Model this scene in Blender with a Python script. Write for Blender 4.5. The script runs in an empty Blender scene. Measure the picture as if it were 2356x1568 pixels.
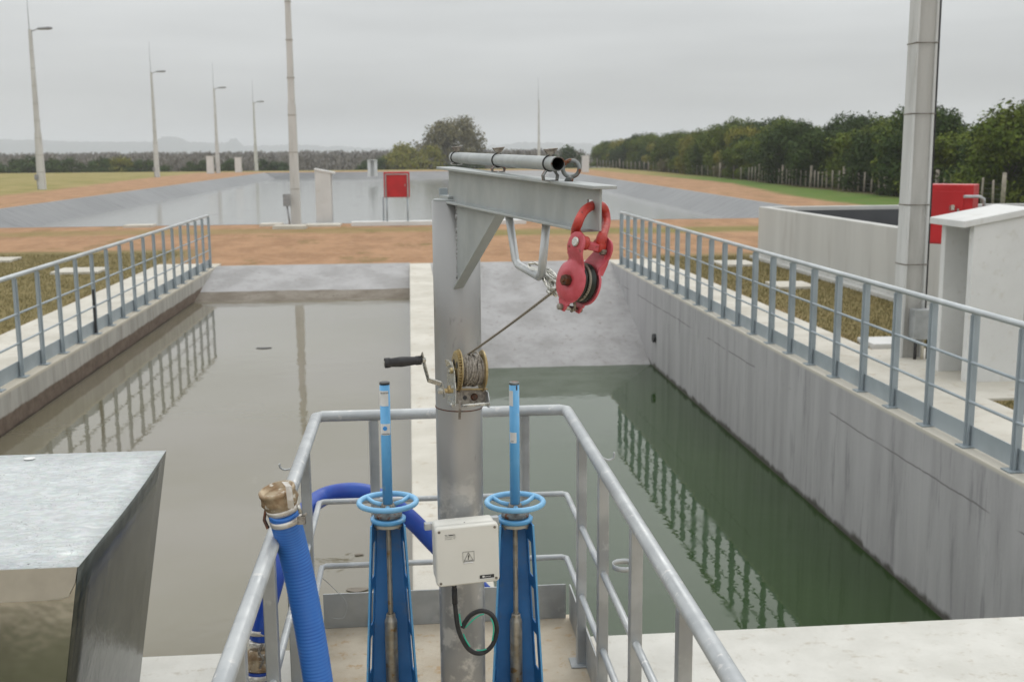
import bpy, math, random
from mathutils import Vector as V, Matrix
R = math.radians
sc = bpy.context.scene
rnd = random.Random(7)

# ---------------------------------------------------------------- camera
F = 2576.0; CX, CY = 1178.0, 784.0; H = 2.25        # traced picture is 2356 x 1568
yv = V((940-CX, CY-352, -F)).normalized()
zv = -V((117.0, -15293.0, -F)).normalized()
zv = (zv - yv*zv.dot(yv)).normalized()
xv = yv.cross(zv)
M = Matrix((xv, yv, zv))                              # camera -> world
C0 = V((0, 0, H))
cam = bpy.data.objects.new('camera', bpy.data.cameras.new('camera'))
sc.collection.objects.link(cam); sc.camera = cam
cam.matrix_world = Matrix.Translation(C0) @ M.to_4x4()
cam.data.sensor_width = 36; cam.data.lens = F/2356*36
cam.data.clip_start = 0.05; cam.data.clip_end = 9000
cam.data.dof.use_dof = True; cam.data.dof.focus_distance = 3.45; cam.data.dof.aperture_fstop = 6.3
RT = M @ V((1, 0, 0)); UP = M @ V((0, 1, 0)); FW = M @ V((0, 0, -1))

def at(px, py, **k):
    """point of the place seen at a pixel of the traced picture, on the plane given"""
    d = M @ V((px-CX, CY-py, -F))
    if 'z' in k: t = (k['z']-H)/d.z
    elif 'Y' in k: t = k['Y']/d.y
    else: t = k['x']/d.x
    return C0 + d*t

# ---------------------------------------------------------------- world and sun
w = bpy.data.worlds.new('World'); sc.world = w; w.use_nodes = True
nt = w.node_tree; N = nt.nodes; Lk = nt.links
for n in list(N): N.remove(n)
out = N.new('ShaderNodeOutputWorld'); bg = N.new('ShaderNodeBackground'); bg.inputs[1].default_value = 0.1
sky = N.new('ShaderNodeTexSky'); sky.sky_type = 'NISHITA'; sky.sun_disc = False
SUN_EL, SUN_ROT = R(55), R(200)
sky.sun_elevation = SUN_EL; sky.sun_rotation = SUN_ROT
tc = N.new('ShaderNodeTexCoord'); sep = N.new('ShaderNodeSeparateXYZ'); Lk.new(tc.outputs['Generated'], sep.inputs[0])
ramp = N.new('ShaderNodeValToRGB'); Lk.new(sep.outputs[2], ramp.inputs[0])
el = ramp.color_ramp.elements
el[0].position = 0.0; el[0].color = (.54, .55, .545, 1)
el[1].position = 1.0; el[1].color = (1.3, 1.32, 1.33, 1)
for p, c in ((.04, (.525, .535, .53, 1)), (.085, (.62, .632, .628, 1)), (.135, (.73, .745, .74, 1)), (.22, (.98, .995, .99, 1)), (.36, (1.22, 1.235, 1.23, 1)), (.6, (1.3, 1.32, 1.32, 1))):
    e = el.new(p); e.color = c
mp = N.new('ShaderNodeMapping'); mp.inputs['Scale'].default_value = (1.6, 1.6, 11)
Lk.new(tc.outputs['Generated'], mp.inputs[0])
nz = N.new('ShaderNodeTexNoise'); nz.inputs['Scale'].default_value = 1.7; nz.inputs['Detail'].default_value = 3
Lk.new(mp.outputs[0], nz.inputs['Vector'])
mr = N.new('ShaderNodeMapRange'); mr.inputs[1].default_value = .3; mr.inputs[2].default_value = .7
mr.inputs[3].default_value = 8.8; mr.inputs[4].default_value = 11.1
Lk.new(nz.outputs[0], mr.inputs[0])
vm = N.new('ShaderNodeVectorMath'); vm.operation = 'SCALE'; Lk.new(ramp.outputs[0], vm.inputs[0]); Lk.new(mr.outputs[0], vm.inputs['Scale'])
mx = N.new('ShaderNodeMix'); mx.data_type = 'RGBA'; mx.inputs[0].default_value = .95
Lk.new(sky.outputs[0], mx.inputs[6]); Lk.new(vm.outputs[0], mx.inputs[7])
Lk.new(mx.outputs[2], bg.inputs[0]); Lk.new(bg.outputs[0], out.inputs[0])
sl = bpy.data.lights.new('sun', 'SUN'); sl.energy = 0.6; sl.angle = R(25); sl.color = (1, .96, .9)
so = bpy.data.objects.new('sun', sl); sc.collection.objects.link(so)
so.rotation_euler = (R(90)-SUN_EL, 0, R(180)-SUN_ROT+R(180))
sc.view_settings.view_transform = 'Standard'; sc.view_settings.look = 'None'
sc.view_settings.exposure = 0; sc.view_settings.gamma = 1
sc.cycles.volume_step_rate = 4; sc.cycles.volume_max_steps = 64
sc.cycles.max_bounces = 7; sc.cycles.volume_bounces = 1

# ---------------------------------------------------------------- materials
def srgb(r, g, b):
    f = lambda c: (c/255/12.92) if c <= 10 else ((c/255+.055)/1.055)**2.4
    return (f(r), f(g), f(b), 1)

class NT:
    def __init__(s, name):
        s.m = bpy.data.materials.new(name); s.m.use_nodes = True
        s.t = s.m.node_tree; s.b = s.t.nodes['Principled BSDF']
        s.o = s.t.nodes['Material Output']
        s.tc = s.t.nodes.new('ShaderNodeTexCoord')
    def n(s, kind, **k):
        q = s.t.nodes.new(kind)
        for a, v in k.items(): setattr(q, a, v)
        return q
    def l(s, a, b): s.t.links.new(a, b)
    def noise(s, scale, detail=4, rough=.55, stretch=(1, 1, 1), coord='Object', dist=0):
        m = s.n('ShaderNodeMapping'); m.inputs['Scale'].default_value = stretch
        s.l(s.tc.outputs[coord], m.inputs[0])
        q = s.n('ShaderNodeTexNoise'); q.inputs['Scale'].default_value = scale
        q.inputs['Detail'].default_value = detail; q.inputs['Roughness'].default_value = rough
        q.inputs['Distortion'].default_value = dist
        s.l(m.outputs[0], q.inputs['Vector']); return q.outputs[0]
    def rng(s, v, a, b, c=0., d=1.):
        q = s.n('ShaderNodeMapRange'); q.interpolation_type = 'SMOOTHSTEP'
        for i, x in enumerate((a, b, c, d)): q.inputs[i+1].default_value = x
        s.l(v, q.inputs[0]); return q.outputs[0]
    def mix(s, f, a, b, blend='MIX'):
        q = s.n('ShaderNodeMix', data_type='RGBA', blend_type=blend)
        for i, v in ((0, f), (6, a), (7, b)):
            if hasattr(v, 'is_linked') or hasattr(v, 'links'): s.l(v, q.inputs[i])
            else: q.inputs[i].default_value = v
        return q.outputs[2]
    def math(s, op, a, b=0.):
        q = s.n('ShaderNodeMath', operation=op)
        for i, v in ((0, a), (1, b)):
            if hasattr(v, 'links'): s.l(v, q.inputs[i])
            else: q.inputs[i].default_value = v
        return q.outputs[0]
    def xyz(s, coord='Object'):
        q = s.n('ShaderNodeSeparateXYZ'); s.l(s.tc.outputs[coord], q.inputs[0]); return q.outputs
    def bump(s, h, strength=.3, dist=.01):
        q = s.n('ShaderNodeBump'); q.inputs['Strength'].default_value = strength; q.inputs['Distance'].default_value = dist
        s.l(h, q.inputs['Height']); s.l(q.outputs[0], s.b.inputs['Normal'])
    def col(s, c):
        if hasattr(c, 'links'): s.l(c, s.b.inputs['Base Color'])
        else: s.b.inputs['Base Color'].default_value = c
    def pr(s, rough=.5, metal=0., spec=.5):
        s.b.inputs['Roughness'].default_value = rough; s.b.inputs['Metallic'].default_value = metal
        s.b.inputs['Specular IOR Level'].default_value = spec

def simple(name, c1, c2=None, scale=6, rough=.5, metal=0., bump=.0, bs=60, lo=.35, hi=.65, stretch=(1, 1, 1), c3=None, s3=14, lo3=.6, hi3=.68, spec=.5, dist=.005):
    q = NT(name); q.pr(rough, metal, spec)
    if c2 is None: c2 = tuple(x*.8 for x in c1[:3])+(1,)
    c = q.mix(q.rng(q.noise(scale, stretch=stretch), lo, hi), c1, c2)
    if c3: c = q.mix(q.rng(q.noise(s3, 6, .6), lo3, hi3), c, c3)
    q.col(c)
    rr = q.rng(q.noise(scale*2.3), .3, .7, max(0, rough-.08), min(1, rough+.1)); q.l(rr, q.b.inputs['Roughness'])
    if bump: q.bump(q.noise(bs, 5, .6), bump, dist)
    return q.m

def grey(v, t=1.0): return (v*t, v, v/t, 1)

m_galv = simple('galvanised_steel', (.44, .46, .465, 1), (.32, .335, .34, 1), 5, .42, .55, .12, 90, c3=(.45, .46, .46, 1), s3=9)
m_galv_light = simple('galvanised_tube', (.48, .50, .505, 1), (.39, .41, .42, 1), 7, .42, .35, .1, 80, c3=(.56, .56, .55, 1), s3=22)
m_railpaint = simple('grey_blue_rail_paint', (.36, .41, .44, 1), (.30, .345, .37, 1), 2, .5, .1, .05, 50)
m_railtop = simple('rail_top_zinc', (.54, .575, .585, 1), (.43, .46, .47, 1), 2.5, .42, .3, .05, 50)
m_beam = simple('hoist_grey_paint', (.37, .395, .39, 1), (.315, .338, .335, 1), 9, .45, .1, .1, 120, stretch=(1, 1, .35), c3=(.36, .37, .36, 1), s3=30, lo3=.66, hi3=.74)
q = NT('hoist_post_paint'); q.pr(.36, .45)
c = q.mix(q.rng(q.noise(3.5, 3, .5, (1, 1, .5)), .38, .64), (.29, .292, .288, 1), (.41, .412, .405, 1))
c = q.mix(q.rng(q.noise(6, 5, .65, (1.3, 1.3, .45), dist=.4), .60, .72), c, (.15, .148, .14, 1))
z = q.xyz()[2]
c = q.mix(q.math('MULTIPLY', q.rng(q.noise(11, 5, .6), .5, .62), q.rng(z, 1.15, .9)), c, (.60, .59, .56, 1))
q.col(c); q.bump(q.noise(70, 5), .15, .004); m_post = q.m
m_rust = simple('rusty_iron', (.13, .045, .018, 1), (.05, .03, .02, 1), 60, .6, .3, .4, 200)
m_rustgrey = simple('rust_spotted_zinc', (.23, .25, .25, 1), (.13, .135, .13, 1), 40, .5, .4, .2, 150, c3=(.16, .05, .015, 1), s3=38, lo3=.52, hi3=.6)
m_redpaint = simple('faded_red_paint', (.46, .045, .055, 1), (.50, .08, .10, 1), 22, .42, 0, .12, 150, c3=(.20, .035, .02, 1), s3=60, lo3=.62, hi3=.7)
m_pink = simple('pink_faded_red_paint', (.54, .10, .13, 1), (.42, .05, .065, 1), 16, .4, 0, .18, 160, c3=(.17, .04, .03, 1), s3=34, lo3=.61, hi3=.69)
m_bowred = simple('orange_red_shackle_paint', (.47, .045, .03, 1), (.38, .032, .024, 1), 40, .45, 0, .25, 180, c3=(.06, .02, .015, 1), s3=70, lo3=.6, hi3=.68)
m_chrome = simple('zinc_plated_steel', (.62, .61, .56, 1), (.42, .42, .39, 1), 60, .28, .85, .1, 200)
m_black = simple('black_rubber_and_hole_dark', (.018, .018, .019, 1), (.028, .028, .03, 1), 30, .5, 0, .15, 200)
m_darkgreen = simple('dark_sheave', (.012, .018, .014, 1), (.02, .025, .02, 1), 20, .35, .3)
m_gold = simple('yellow_zinc_plating', (.46, .37, .19, 1), (.34, .25, .12, 1), 30, .35, .6, .1, 150, c3=(.6, .55, .42, 1), s3=40)
m_rope = simple('wire_rope', (.40, .365, .32, 1), (.22, .20, .17, 1), 160, .5, .4, .5, 500)
q = NT('laid_wire_rope'); q.pr(.5, .4)
wv = q.n('ShaderNodeTexWave'); wv.inputs['Scale'].default_value = 90; wv.inputs['Distortion'].default_value = 1; wv.bands_direction = 'DIAGONAL'
q.l(q.tc.outputs['Object'], wv.inputs[0]); q.col(q.mix(wv.outputs['Fac'], (.13, .11, .085, 1), (.34, .31, .25, 1))); m_laid = q.m
m_whitebox = simple('white_abs_plastic', (.70, .69, .63, 1), (.66, .65, .59, 1), 4, .38, 0, .02, 30)
m_lightblue = simple('light_blue_enamel', (.14, .42, .72, 1), (.11, .37, .67, 1), 12, .35, 0, .05, 60, c3=(.24, .44, .62, 1), s3=18, lo3=.58, hi3=.7)
m_wheelblue = simple('pale_blue_enamel', (.25, .54, .80, 1), (.20, .47, .74, 1), 14, .38, 0, .08, 60)
m_midblue = simple('mid_blue_enamel', (.028, .19, .48, 1), (.021, .15, .39, 1), 5, .4, 0, .06, 40, c3=(.07, .17, .33, 1), s3=9, lo3=.56, hi3=.72)
m_nut = simple('dull_bolt_zinc', (.30, .28, .24, 1), (.16, .14, .12, 1), 90, .45, .5, .2, 200)
m_steelrod = simple('greased_steel', (.46, .43, .37, 1), (.33, .29, .22, 1), 25, .38, .7, .1, 120, c3=(.30, .19, .08, 1), s3=20)
m_green = simple('green_wire', (.03, .50, .33, 1), None, 20, .4)
m_label = simple('white_sticker', (.74, .74, .72, 1), (.66, .66, .64, 1), 20, .45)
m_ink = simple('black_ink_and_hole_dark', (.03, .03, .03, 1), None, 30, .5)
m_greyink = simple('grey_ink', (.22, .22, .21, 1), None, 30, .5)
m_blueink = simple('blue_ink', (.04, .30, .75, 1), None, 30, .5)
m_cream = simple('cream_gasket', (.62, .58, .48, 1), None, 30, .6)
q = NT('blue_pvc_hose'); q.pr(.38)
c = q.mix(q.rng(q.noise(9), .35, .65), (.018, .115, .46, 1), (.028, .15, .52, 1))
c = q.mix(q.math('MULTIPLY', q.rng(q.noise(16, 5, .7), .60, .7), .6), c, (.16, .14, .11, 1)); q.col(c); m_hose = q.m
m_hoseg = simple('hose_groove_blue', (.045, .19, .58, 1), (.035, .16, .52, 1), 8, .45)
q = NT('dark_blue_hose'); q.pr(.42)
c = q.mix(q.rng(q.noise(9), .35, .65), (.010, .05, .34, 1), (.013, .075, .40, 1))
c = q.mix(q.rng(q.noise(14, 5, .7), .62, .72), c, (.05, .045, .05, 1)); q.col(c); m_hose2 = q.m
m_brass = simple('weathered_brass', (.42, .34, .23, 1), (.27, .18, .10, 1), 26, .5, .45, .3, 140, c3=(.62, .58, .50, 1), s3=55, lo3=.58, hi3=.64)
m_band = simple('stainless_band', (.66, .64, .60, 1), (.52, .48, .42, 1), 30, .35, .5)

# galvanised sheet with spangle and scratches
q = NT('galvanised_sheet'); q.pr(.42, .35)
vo = q.n('ShaderNodeTexVoronoi'); vo.inputs['Scale'].default_value = 55
q.l(q.tc.outputs['Object'], vo.inputs[0])
c = q.mix(q.rng(q.noise(14, 6, .7, (1, 1.8, 1), dist=1.2), .35, .68), (.44, .47, .47, 1), (.60, .63, .63, 1))
c = q.mix(.06, c, vo.outputs['Color'], 'SOFT_LIGHT')
w1 = q.n('ShaderNodeTexNoise'); w1.inputs['Scale'].default_value = 9; w1.inputs['Distortion'].default_value = 5; w1.inputs['Detail'].default_value = 1
q.l(q.tc.outputs['Object'], w1.inputs['Vector'])
ln = q.math('ABSOLUTE', q.math('SUBTRACT', w1.outputs[0], .5))
c = q.mix(q.math('MULTIPLY', q.rng(ln, .010, .002), q.rng(q.noise(6), .42, .55)), c, (.16, .16, .16, 1))
q.col(c); q.bump(q.noise(26, 6, .7), .12, .006); m_sheet = q.m
q = NT('galvanised_side_sheet_darkened'); q.pr(.26, .75)
c = q.mix(q.rng(q.noise(7, 6, .7), .35, .7), (.06, .068, .062, 1), (.13, .138, .122, 1))  # base colour darkened to stand in for the dark reflections on this side
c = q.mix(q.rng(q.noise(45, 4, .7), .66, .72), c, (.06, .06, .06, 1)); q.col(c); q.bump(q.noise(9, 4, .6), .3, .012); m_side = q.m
q = NT('polished_sheet'); q.pr(.16, .9)
q.col(q.mix(q.rng(q.noise(5, 4, .6), .4, .7), (.55, .54, .50, 1), (.44, .43, .40, 1))); q.bump(q.noise(6, 3, .5), .25, .01); m_front = q.m

q = NT('lip_sheet'); q.pr(.28, .8)
q.col(q.mix(q.rng(q.noise(5, 4, .6), .4, .7), (.55, .54, .50, 1), (.46, .45, .42, 1))); q.bump(q.noise(9, 3, .5), .3, .01); m_lip = q.m
def concrete(name, ca, cb, stain=(.25, .23, .2, 1), rough=.85, streak=False, sc_=1.2):
    q = NT(name); q.pr(rough, 0, .25)
    st = (1, 1, .12) if streak else (1, 1, 1)
    c = q.mix(q.rng(q.noise(sc_*(3 if streak else 1), 5, .6, st), .35, .66), ca, cb)
    c = q.mix(q.math('MULTIPLY', q.rng(q.noise(sc_*5.5, 6, .7, st), .54, .70), .7), c, stain)
    c = q.mix(.25, c, q.mix(q.noise(45, 4, .7), (.35, .35, .35, 1), (.65, .65, .65, 1)), 'OVERLAY')
    return q, c
q, c = concrete('pale_concrete', (.60, .575, .51, 1), (.50, .475, .41, 1), (.40, .33, .24, 1)); q.col(c); q.bump(q.noise(25, 6, .7), .25, .01); m_pale = q.m
q, c = concrete('white_rendered_concrete', (.63, .62, .575, 1), (.54, .53, .485, 1), (.42, .38, .31, 1), sc_=2.2); q.col(c); q.bump(q.noise(30, 6, .7), .2, .01); m_slab = q.m
q, c = concrete('platform_concrete', (.56, .50, .40, 1), (.46, .39, .29, 1), (.42, .27, .13, 1), sc_=3); q.col(c); q.bump(q.noise(20, 6, .7), .3, .012); m_plat = q.m
q, c = concrete('slope_concrete', (.39, .385, .385, 1), (.30, .295, .29, 1), (.23, .215, .195, 1), sc_=1.6)
q.col(c); q.bump(q.noise(9, 6, .7), .3, .02); m_slope = q.m
q, c = concrete('stained_lower_slope', (.23, .205, .17, 1), (.16, .135, .105, 1), (.10, .08, .06, 1), sc_=2.2)
q.col(c); q.bump(q.noise(12, 6, .7), .5, .04); m_slope2 = q.m
# right pit wall
q, c = concrete('formed_concrete_wall', (.42, .415, .42, 1), (.35, .345, .35, 1), (.235, .232, .24, 1), streak=True, sc_=1.3)
o = q.xyz()
zz = q.math('ADD', o[2], q.math('MULTIPLY', q.noise(1.1, 5, .7), .07))
c = q.mix(q.math('MULTIPLY', q.rng(q.math('ABSOLUTE', q.math('ADD', zz, .31)), .011, .003), q.rng(q.noise(.9), .42, .5)), c, (.20, .195, .195, 1))
jo = q.math('ABSOLUTE', q.math('SUBTRACT', q.math('FRACT', q.math('MULTIPLY', o[1], .41)), .5))
c = q.mix(q.math('MULTIPLY', q.rng(jo, .008, .002), .45), c, (.45, .445, .44, 1))
wt = q.math('ADD', o[2], q.math('MULTIPLY', q.noise(3.5, 6, .7, (1, 1, .4)), -.24))
c = q.mix(q.rng(wt, -1.45, -1.52), c, (.09, .085, .075, 1))
c = q.mix(q.rng(o[2], -.045, -.012), c, (.55, .52, .45, 1))
q.col(c); q.bump(q.noise(14, 6, .7, (1, 1, .3)), .25, .01); m_wallR = q.m
q, c = concrete('left_pit_wall_concrete', (.42, .405, .37, 1), (.32, .31, .28, 1), (.22, .2, .17, 1), streak=True, sc_=1.5)
o = q.xyz(); wt = q.math('ADD', o[2], q.math('MULTIPLY', q.noise(2.2, 5, .7, (1, 1, .5)), .07))
c = q.mix(q.rng(wt, -.175, -.205), c, q.mix(q.rng(q.noise(9, 5, .7), .35, .65), (.115, .085, .065, 1), (.17, .13, .10, 1)))
c = q.mix(q.rng(wt, -.33, -.36), c, (.06, .045, .035, 1))
c = q.mix(q.rng(o[2], -.045, -.012), c, (.52, .48, .40, 1))
q.col(c); q.bump(q.noise(14, 6, .7), .3, .012); m_wallL = q.m
q, c = concrete('tank_concrete', (.53, .53, .505, 1), (.48, .48, .458, 1), (.43, .42, .395, 1), streak=True, sc_=.6); q.col(c); q.bump(q.noise(10, 6, .7), .15, .01); m_tank = q.m
q, c = concrete('white_painted_masonry', (.68, .685, .67, 1), (.62, .625, .61, 1), (.56, .55, .51, 1), sc_=1.6); q.col(c); m_white = q.m
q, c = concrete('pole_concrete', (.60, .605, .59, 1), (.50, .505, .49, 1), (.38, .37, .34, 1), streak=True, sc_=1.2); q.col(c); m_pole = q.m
q, c = concrete('pole_web_concrete', (.46, .455, .43, 1), (.38, .375, .35, 1), (.27, .26, .235, 1), streak=True, sc_=1.8); q.col(c); m_poleweb = q.m  # darker copy of the pole concrete: recess shade put into the web colour
m_redcab = simple('red_cabinet_paint', (.50, .012, .016, 1), (.42, .010, .014, 1), 3, .35)
m_lamp = simple('lamp_head_grey', (.30, .31, .32, 1), None, 5, .5, .3)
m_fpost = simple('weathered_fence_wood', (.36, .32, .26, 1), (.25, .22, .18, 1), 9, .9, 0, .4, 60)
m_wire = simple('fence_wire', (.22, .22, .21, 1), None, 9, .6, .4)
# liner
q = NT('pond_liner'); q.pr(.36, 0, .5)
c = q.mix(q.rng(q.noise(.25, 4, .6, (1, .35, 1)), .35, .65), (.085, .09, .095, 1), (.125, .13, .135, 1))
c = q.mix(q.rng(q.noise(1.3, 4, .6, (.25, 1.2, 1), dist=.6), .60, .68), c, (.05, .052, .055, 1)); q.col(c)
q.bump(q.noise(.9, 3, .5, (.3, 1.5, 1)), .5, .15); m_liner = q.m
m_darkliner = simple('dark_tank_liner', (.05, .053, .057, 1), (.07, .073, .078, 1), 1, .6)

# ground: dirt and grass areas
q = NT('ground_soil_and_grass'); q.pr(.95, 0, .15)
o = q.xyz()
wob = q.math('MULTIPLY', q.math('SUBTRACT', q.noise(.35, 6, .65), .5), 3.2)
wob2 = q.math('MULTIPLY', q.math('SUBTRACT', q.noise(1.9, 8, .8), .5), 2.2)
wb = q.math('ADD', wob, wob2)
def boxmask(x0, x1, y0, y1, soft=.6, amp=1.0):
    dx = q.math('SUBTRACT', q.math('ABSOLUTE', q.math('SUBTRACT', o[0], (x0+x1)/2)), (x1-x0)/2)
    dy = q.math('SUBTRACT', q.math('ABSOLUTE', q.math('SUBTRACT', o[1], (y0+y1)/2)), (y1-y0)/2)
    d = q.math('ADD', q.math('MAXIMUM', dx, dy), q.math('MULTIPLY', wb, amp))
    return q.rng(d, soft, -soft)
dirt = q.mix(q.rng(q.noise(1.1, 6, .7, (1, .4, 1)), .35, .65), (.42, .25, .142, 1), (.31, .18, .10, 1))
dirt = q.mix(q.rng(q.noise(5.5, 6, .75), .5, .75), dirt, (.47, .315, .20, 1))
dirt = q.mix(q.math('MULTIPLY', q.rng(q.noise(.55, 7, .8, (1, .5, 1)), .54, .64), .8), dirt, (.21, .155, .065, 1))
dirt = q.mix(q.math('MULTIPLY', q.rng(q.math('ABSOLUTE', q.math('SUBTRACT', q.math('FRACT', q.math('MULTIPLY', q.math('ADD', o[1], q.math('MULTIPLY', q.noise(.12, 3), 5)), .55)), .5)), .10, .03), .35), dirt, (.30, .175, .10, 1))
brown = q.mix(q.rng(q.noise(2.2, 6, .7), .32, .66), (.175, .14, .055, 1), (.235, .19, .085, 1))
brown = q.mix(q.rng(q.noise(11, 6, .8), .5, .7), brown, (.12, .11, .04, 1))
yell = q.mix(q.rng(q.noise(.3, 6, .7), .35, .65), (.20, .19, .048, 1), (.34, .27, .12, 1))
brt = q.mix(q.rng(q.noise(.4, 6, .7), .35, .65), (.085, .165, .025, 1), (.13, .17, .04, 1))
c = dirt
c = q.mix(boxmask(-60, -5.0, -10, 27.9, .5, .35), c, brown)
c = q.mix(boxmask(5.0, 60, -10, 24.6, .6, .4), c, brown)
c = q.mix(boxmask(-60, -.5, -10, 4.3, .3, .1), c, (.085, .09, .035, 1))  # unseen dark grass, added for the lower hood front to reflect
c = q.mix(q.math('MULTIPLY', q.rng(q.noise(2.6, 8, .8), .60, .68), q.math('MULTIPLY', q.rng(q.noise(.25, 3, .6), .5, .62), q.rng(o[1], 60, 38))), c, (.16, .15, .05, 1))
c = q.mix(q.math('MULTIPLY', q.rng(q.noise(19, 4, .7), .64, .72), q.rng(o[1], 45, 30)), c, (.30, .24, .16, 1))
c = q.mix(boxmask(1.5, 14, 31.2, 33.6, .7, .55), c, q.mix(.5, yell, brown))
c = q.mix(q.math('MULTIPLY', boxmask(-30, 1.5, 33.2, 35.4, .7, .8), .6), c, q.mix(.5, yell, brown))
far = q.rng(o[1], 60, 130, 23.5, 26.5)
gl = q.rng(q.math('ADD', q.math('ADD', o[0], far), q.math('MULTIPLY', wb, .9)), .8, -.8)
c = q.mix(q.math('MULTIPLY', gl, q.rng(o[1], 38, 46)), c, yell)
edge = q.rng(o[1], 48, 85, 18.9, 23.0)
gr = q.rng(q.math('SUBTRACT', q.math('SUBTRACT', o[0], edge), q.math('MULTIPLY', wb, .5)), -.6, .6)
c = q.mix(q.math('MULTIPLY', gr, q.rng(o[1], 26, 30)), c, q.mix(q.rng(o[1], 85, 120), brt, yell))
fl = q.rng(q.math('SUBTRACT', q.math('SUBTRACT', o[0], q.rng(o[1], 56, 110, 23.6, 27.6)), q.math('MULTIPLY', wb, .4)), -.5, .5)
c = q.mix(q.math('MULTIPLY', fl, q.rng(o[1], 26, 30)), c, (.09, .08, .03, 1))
c = q.mix(q.rng(q.math('ADD', o[1], q.math('MULTIPLY', wb, 1.5)), 147, 152), c, yell)
c = q.mix(q.rng(o[1], 165, 200), c, (.10, .095, .06, 1))
q.col(c); q.bump(q.noise(7, 7, .8), .6, .05); m_ground = q.m

def water(name, base, bscale, bstr, rough=.02, dist=.02, stretch=(1, 1, 1), b2=None, film=None):
    q = NT(name); q.pr(rough, 0, .5); q.b.inputs['IOR'].default_value = 1.45
    c = q.mix(q.rng(q.noise(.5, 3, .6), .35, .65), base, b2 or base)
    if film: c = q.mix(q.math('MULTIPLY', q.rng(q.noise(1.4, 7, .75, (1, .6, 1), dist=1.5), .60, .72), .3), c, film)
    q.col(c); q.l(q.rng(q.noise(.8, 5, .7, dist=1), .55, .7, rough, rough+.07), q.b.inputs['Roughness'])
    h = q.math('ADD', q.noise(bscale, 3, .5, stretch), q.math('MULTIPLY', q.noise(bscale*3.1, 2, .5, stretch), .3))
    q.bump(h, bstr, dist); return q.m
m_watL = water('murky_brown_water', (.160, .145, .096, 1), 3.2, .13, .01, .012, (1, 1, 1), (.175, .158, .118, 1), (.26, .24, .19, 1))
m_watR = water('green_water', (.020, .046, .009, 1), 3.0, .13, .01, .012, (1, 1, 1), (.027, .056, .013, 1), (.055, .08, .035, 1))
m_watP = water('pond_water', (.18, .185, .175, 1), 2.0, .35, .11, .02, (1, 1.8, 1))

def foliage(name, a, b, cc):
    q = NT(name); q.pr(.8, 0, .08)
    oi = q.n('ShaderNodeObjectInfo')
    c = q.mix(q.rng(q.noise(.9, 3, .6), .35, .65), a, b)
    c = q.mix(q.rng(q.noise(7, 3, .7), .45, .7), c, cc)
    c = q.mix(q.math('MULTIPLY', oi.outputs['Random'], .5), c, cc)
    q.col(c)
    return q.m
m_leafA = foliage('olive_foliage', (.085, .125, .018, 1), (.16, .195, .028, 1), (.055, .082, .014, 1))
m_leafB = foliage('dark_foliage', (.038, .068, .017, 1), (.07, .11, .024, 1), (.026, .045, .013, 1))
m_leafC = foliage('yellow_green_foliage', (.19, .20, .035, 1), (.27, .235, .045, 1), (.11, .13, .028, 1))
m_leafD = foliage('bare_brown_twigs', (.19, .175, .155, 1), (.235, .215, .19, 1), (.14, .14, .12, 1))
m_leafE = foliage('grey_olive_foliage', (.16, .15, .075, 1), (.20, .18, .095, 1), (.12, .11, .055, 1))
m_bark = simple('bark', (.10, .08, .06, 1), (.06, .05, .04, 1), 6, .9, 0, .5, 20)
m_hill = simple('wooded_hillside', (.045, .055, .035, 1), (.065, .07, .045, 1), .02, .95)

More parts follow.
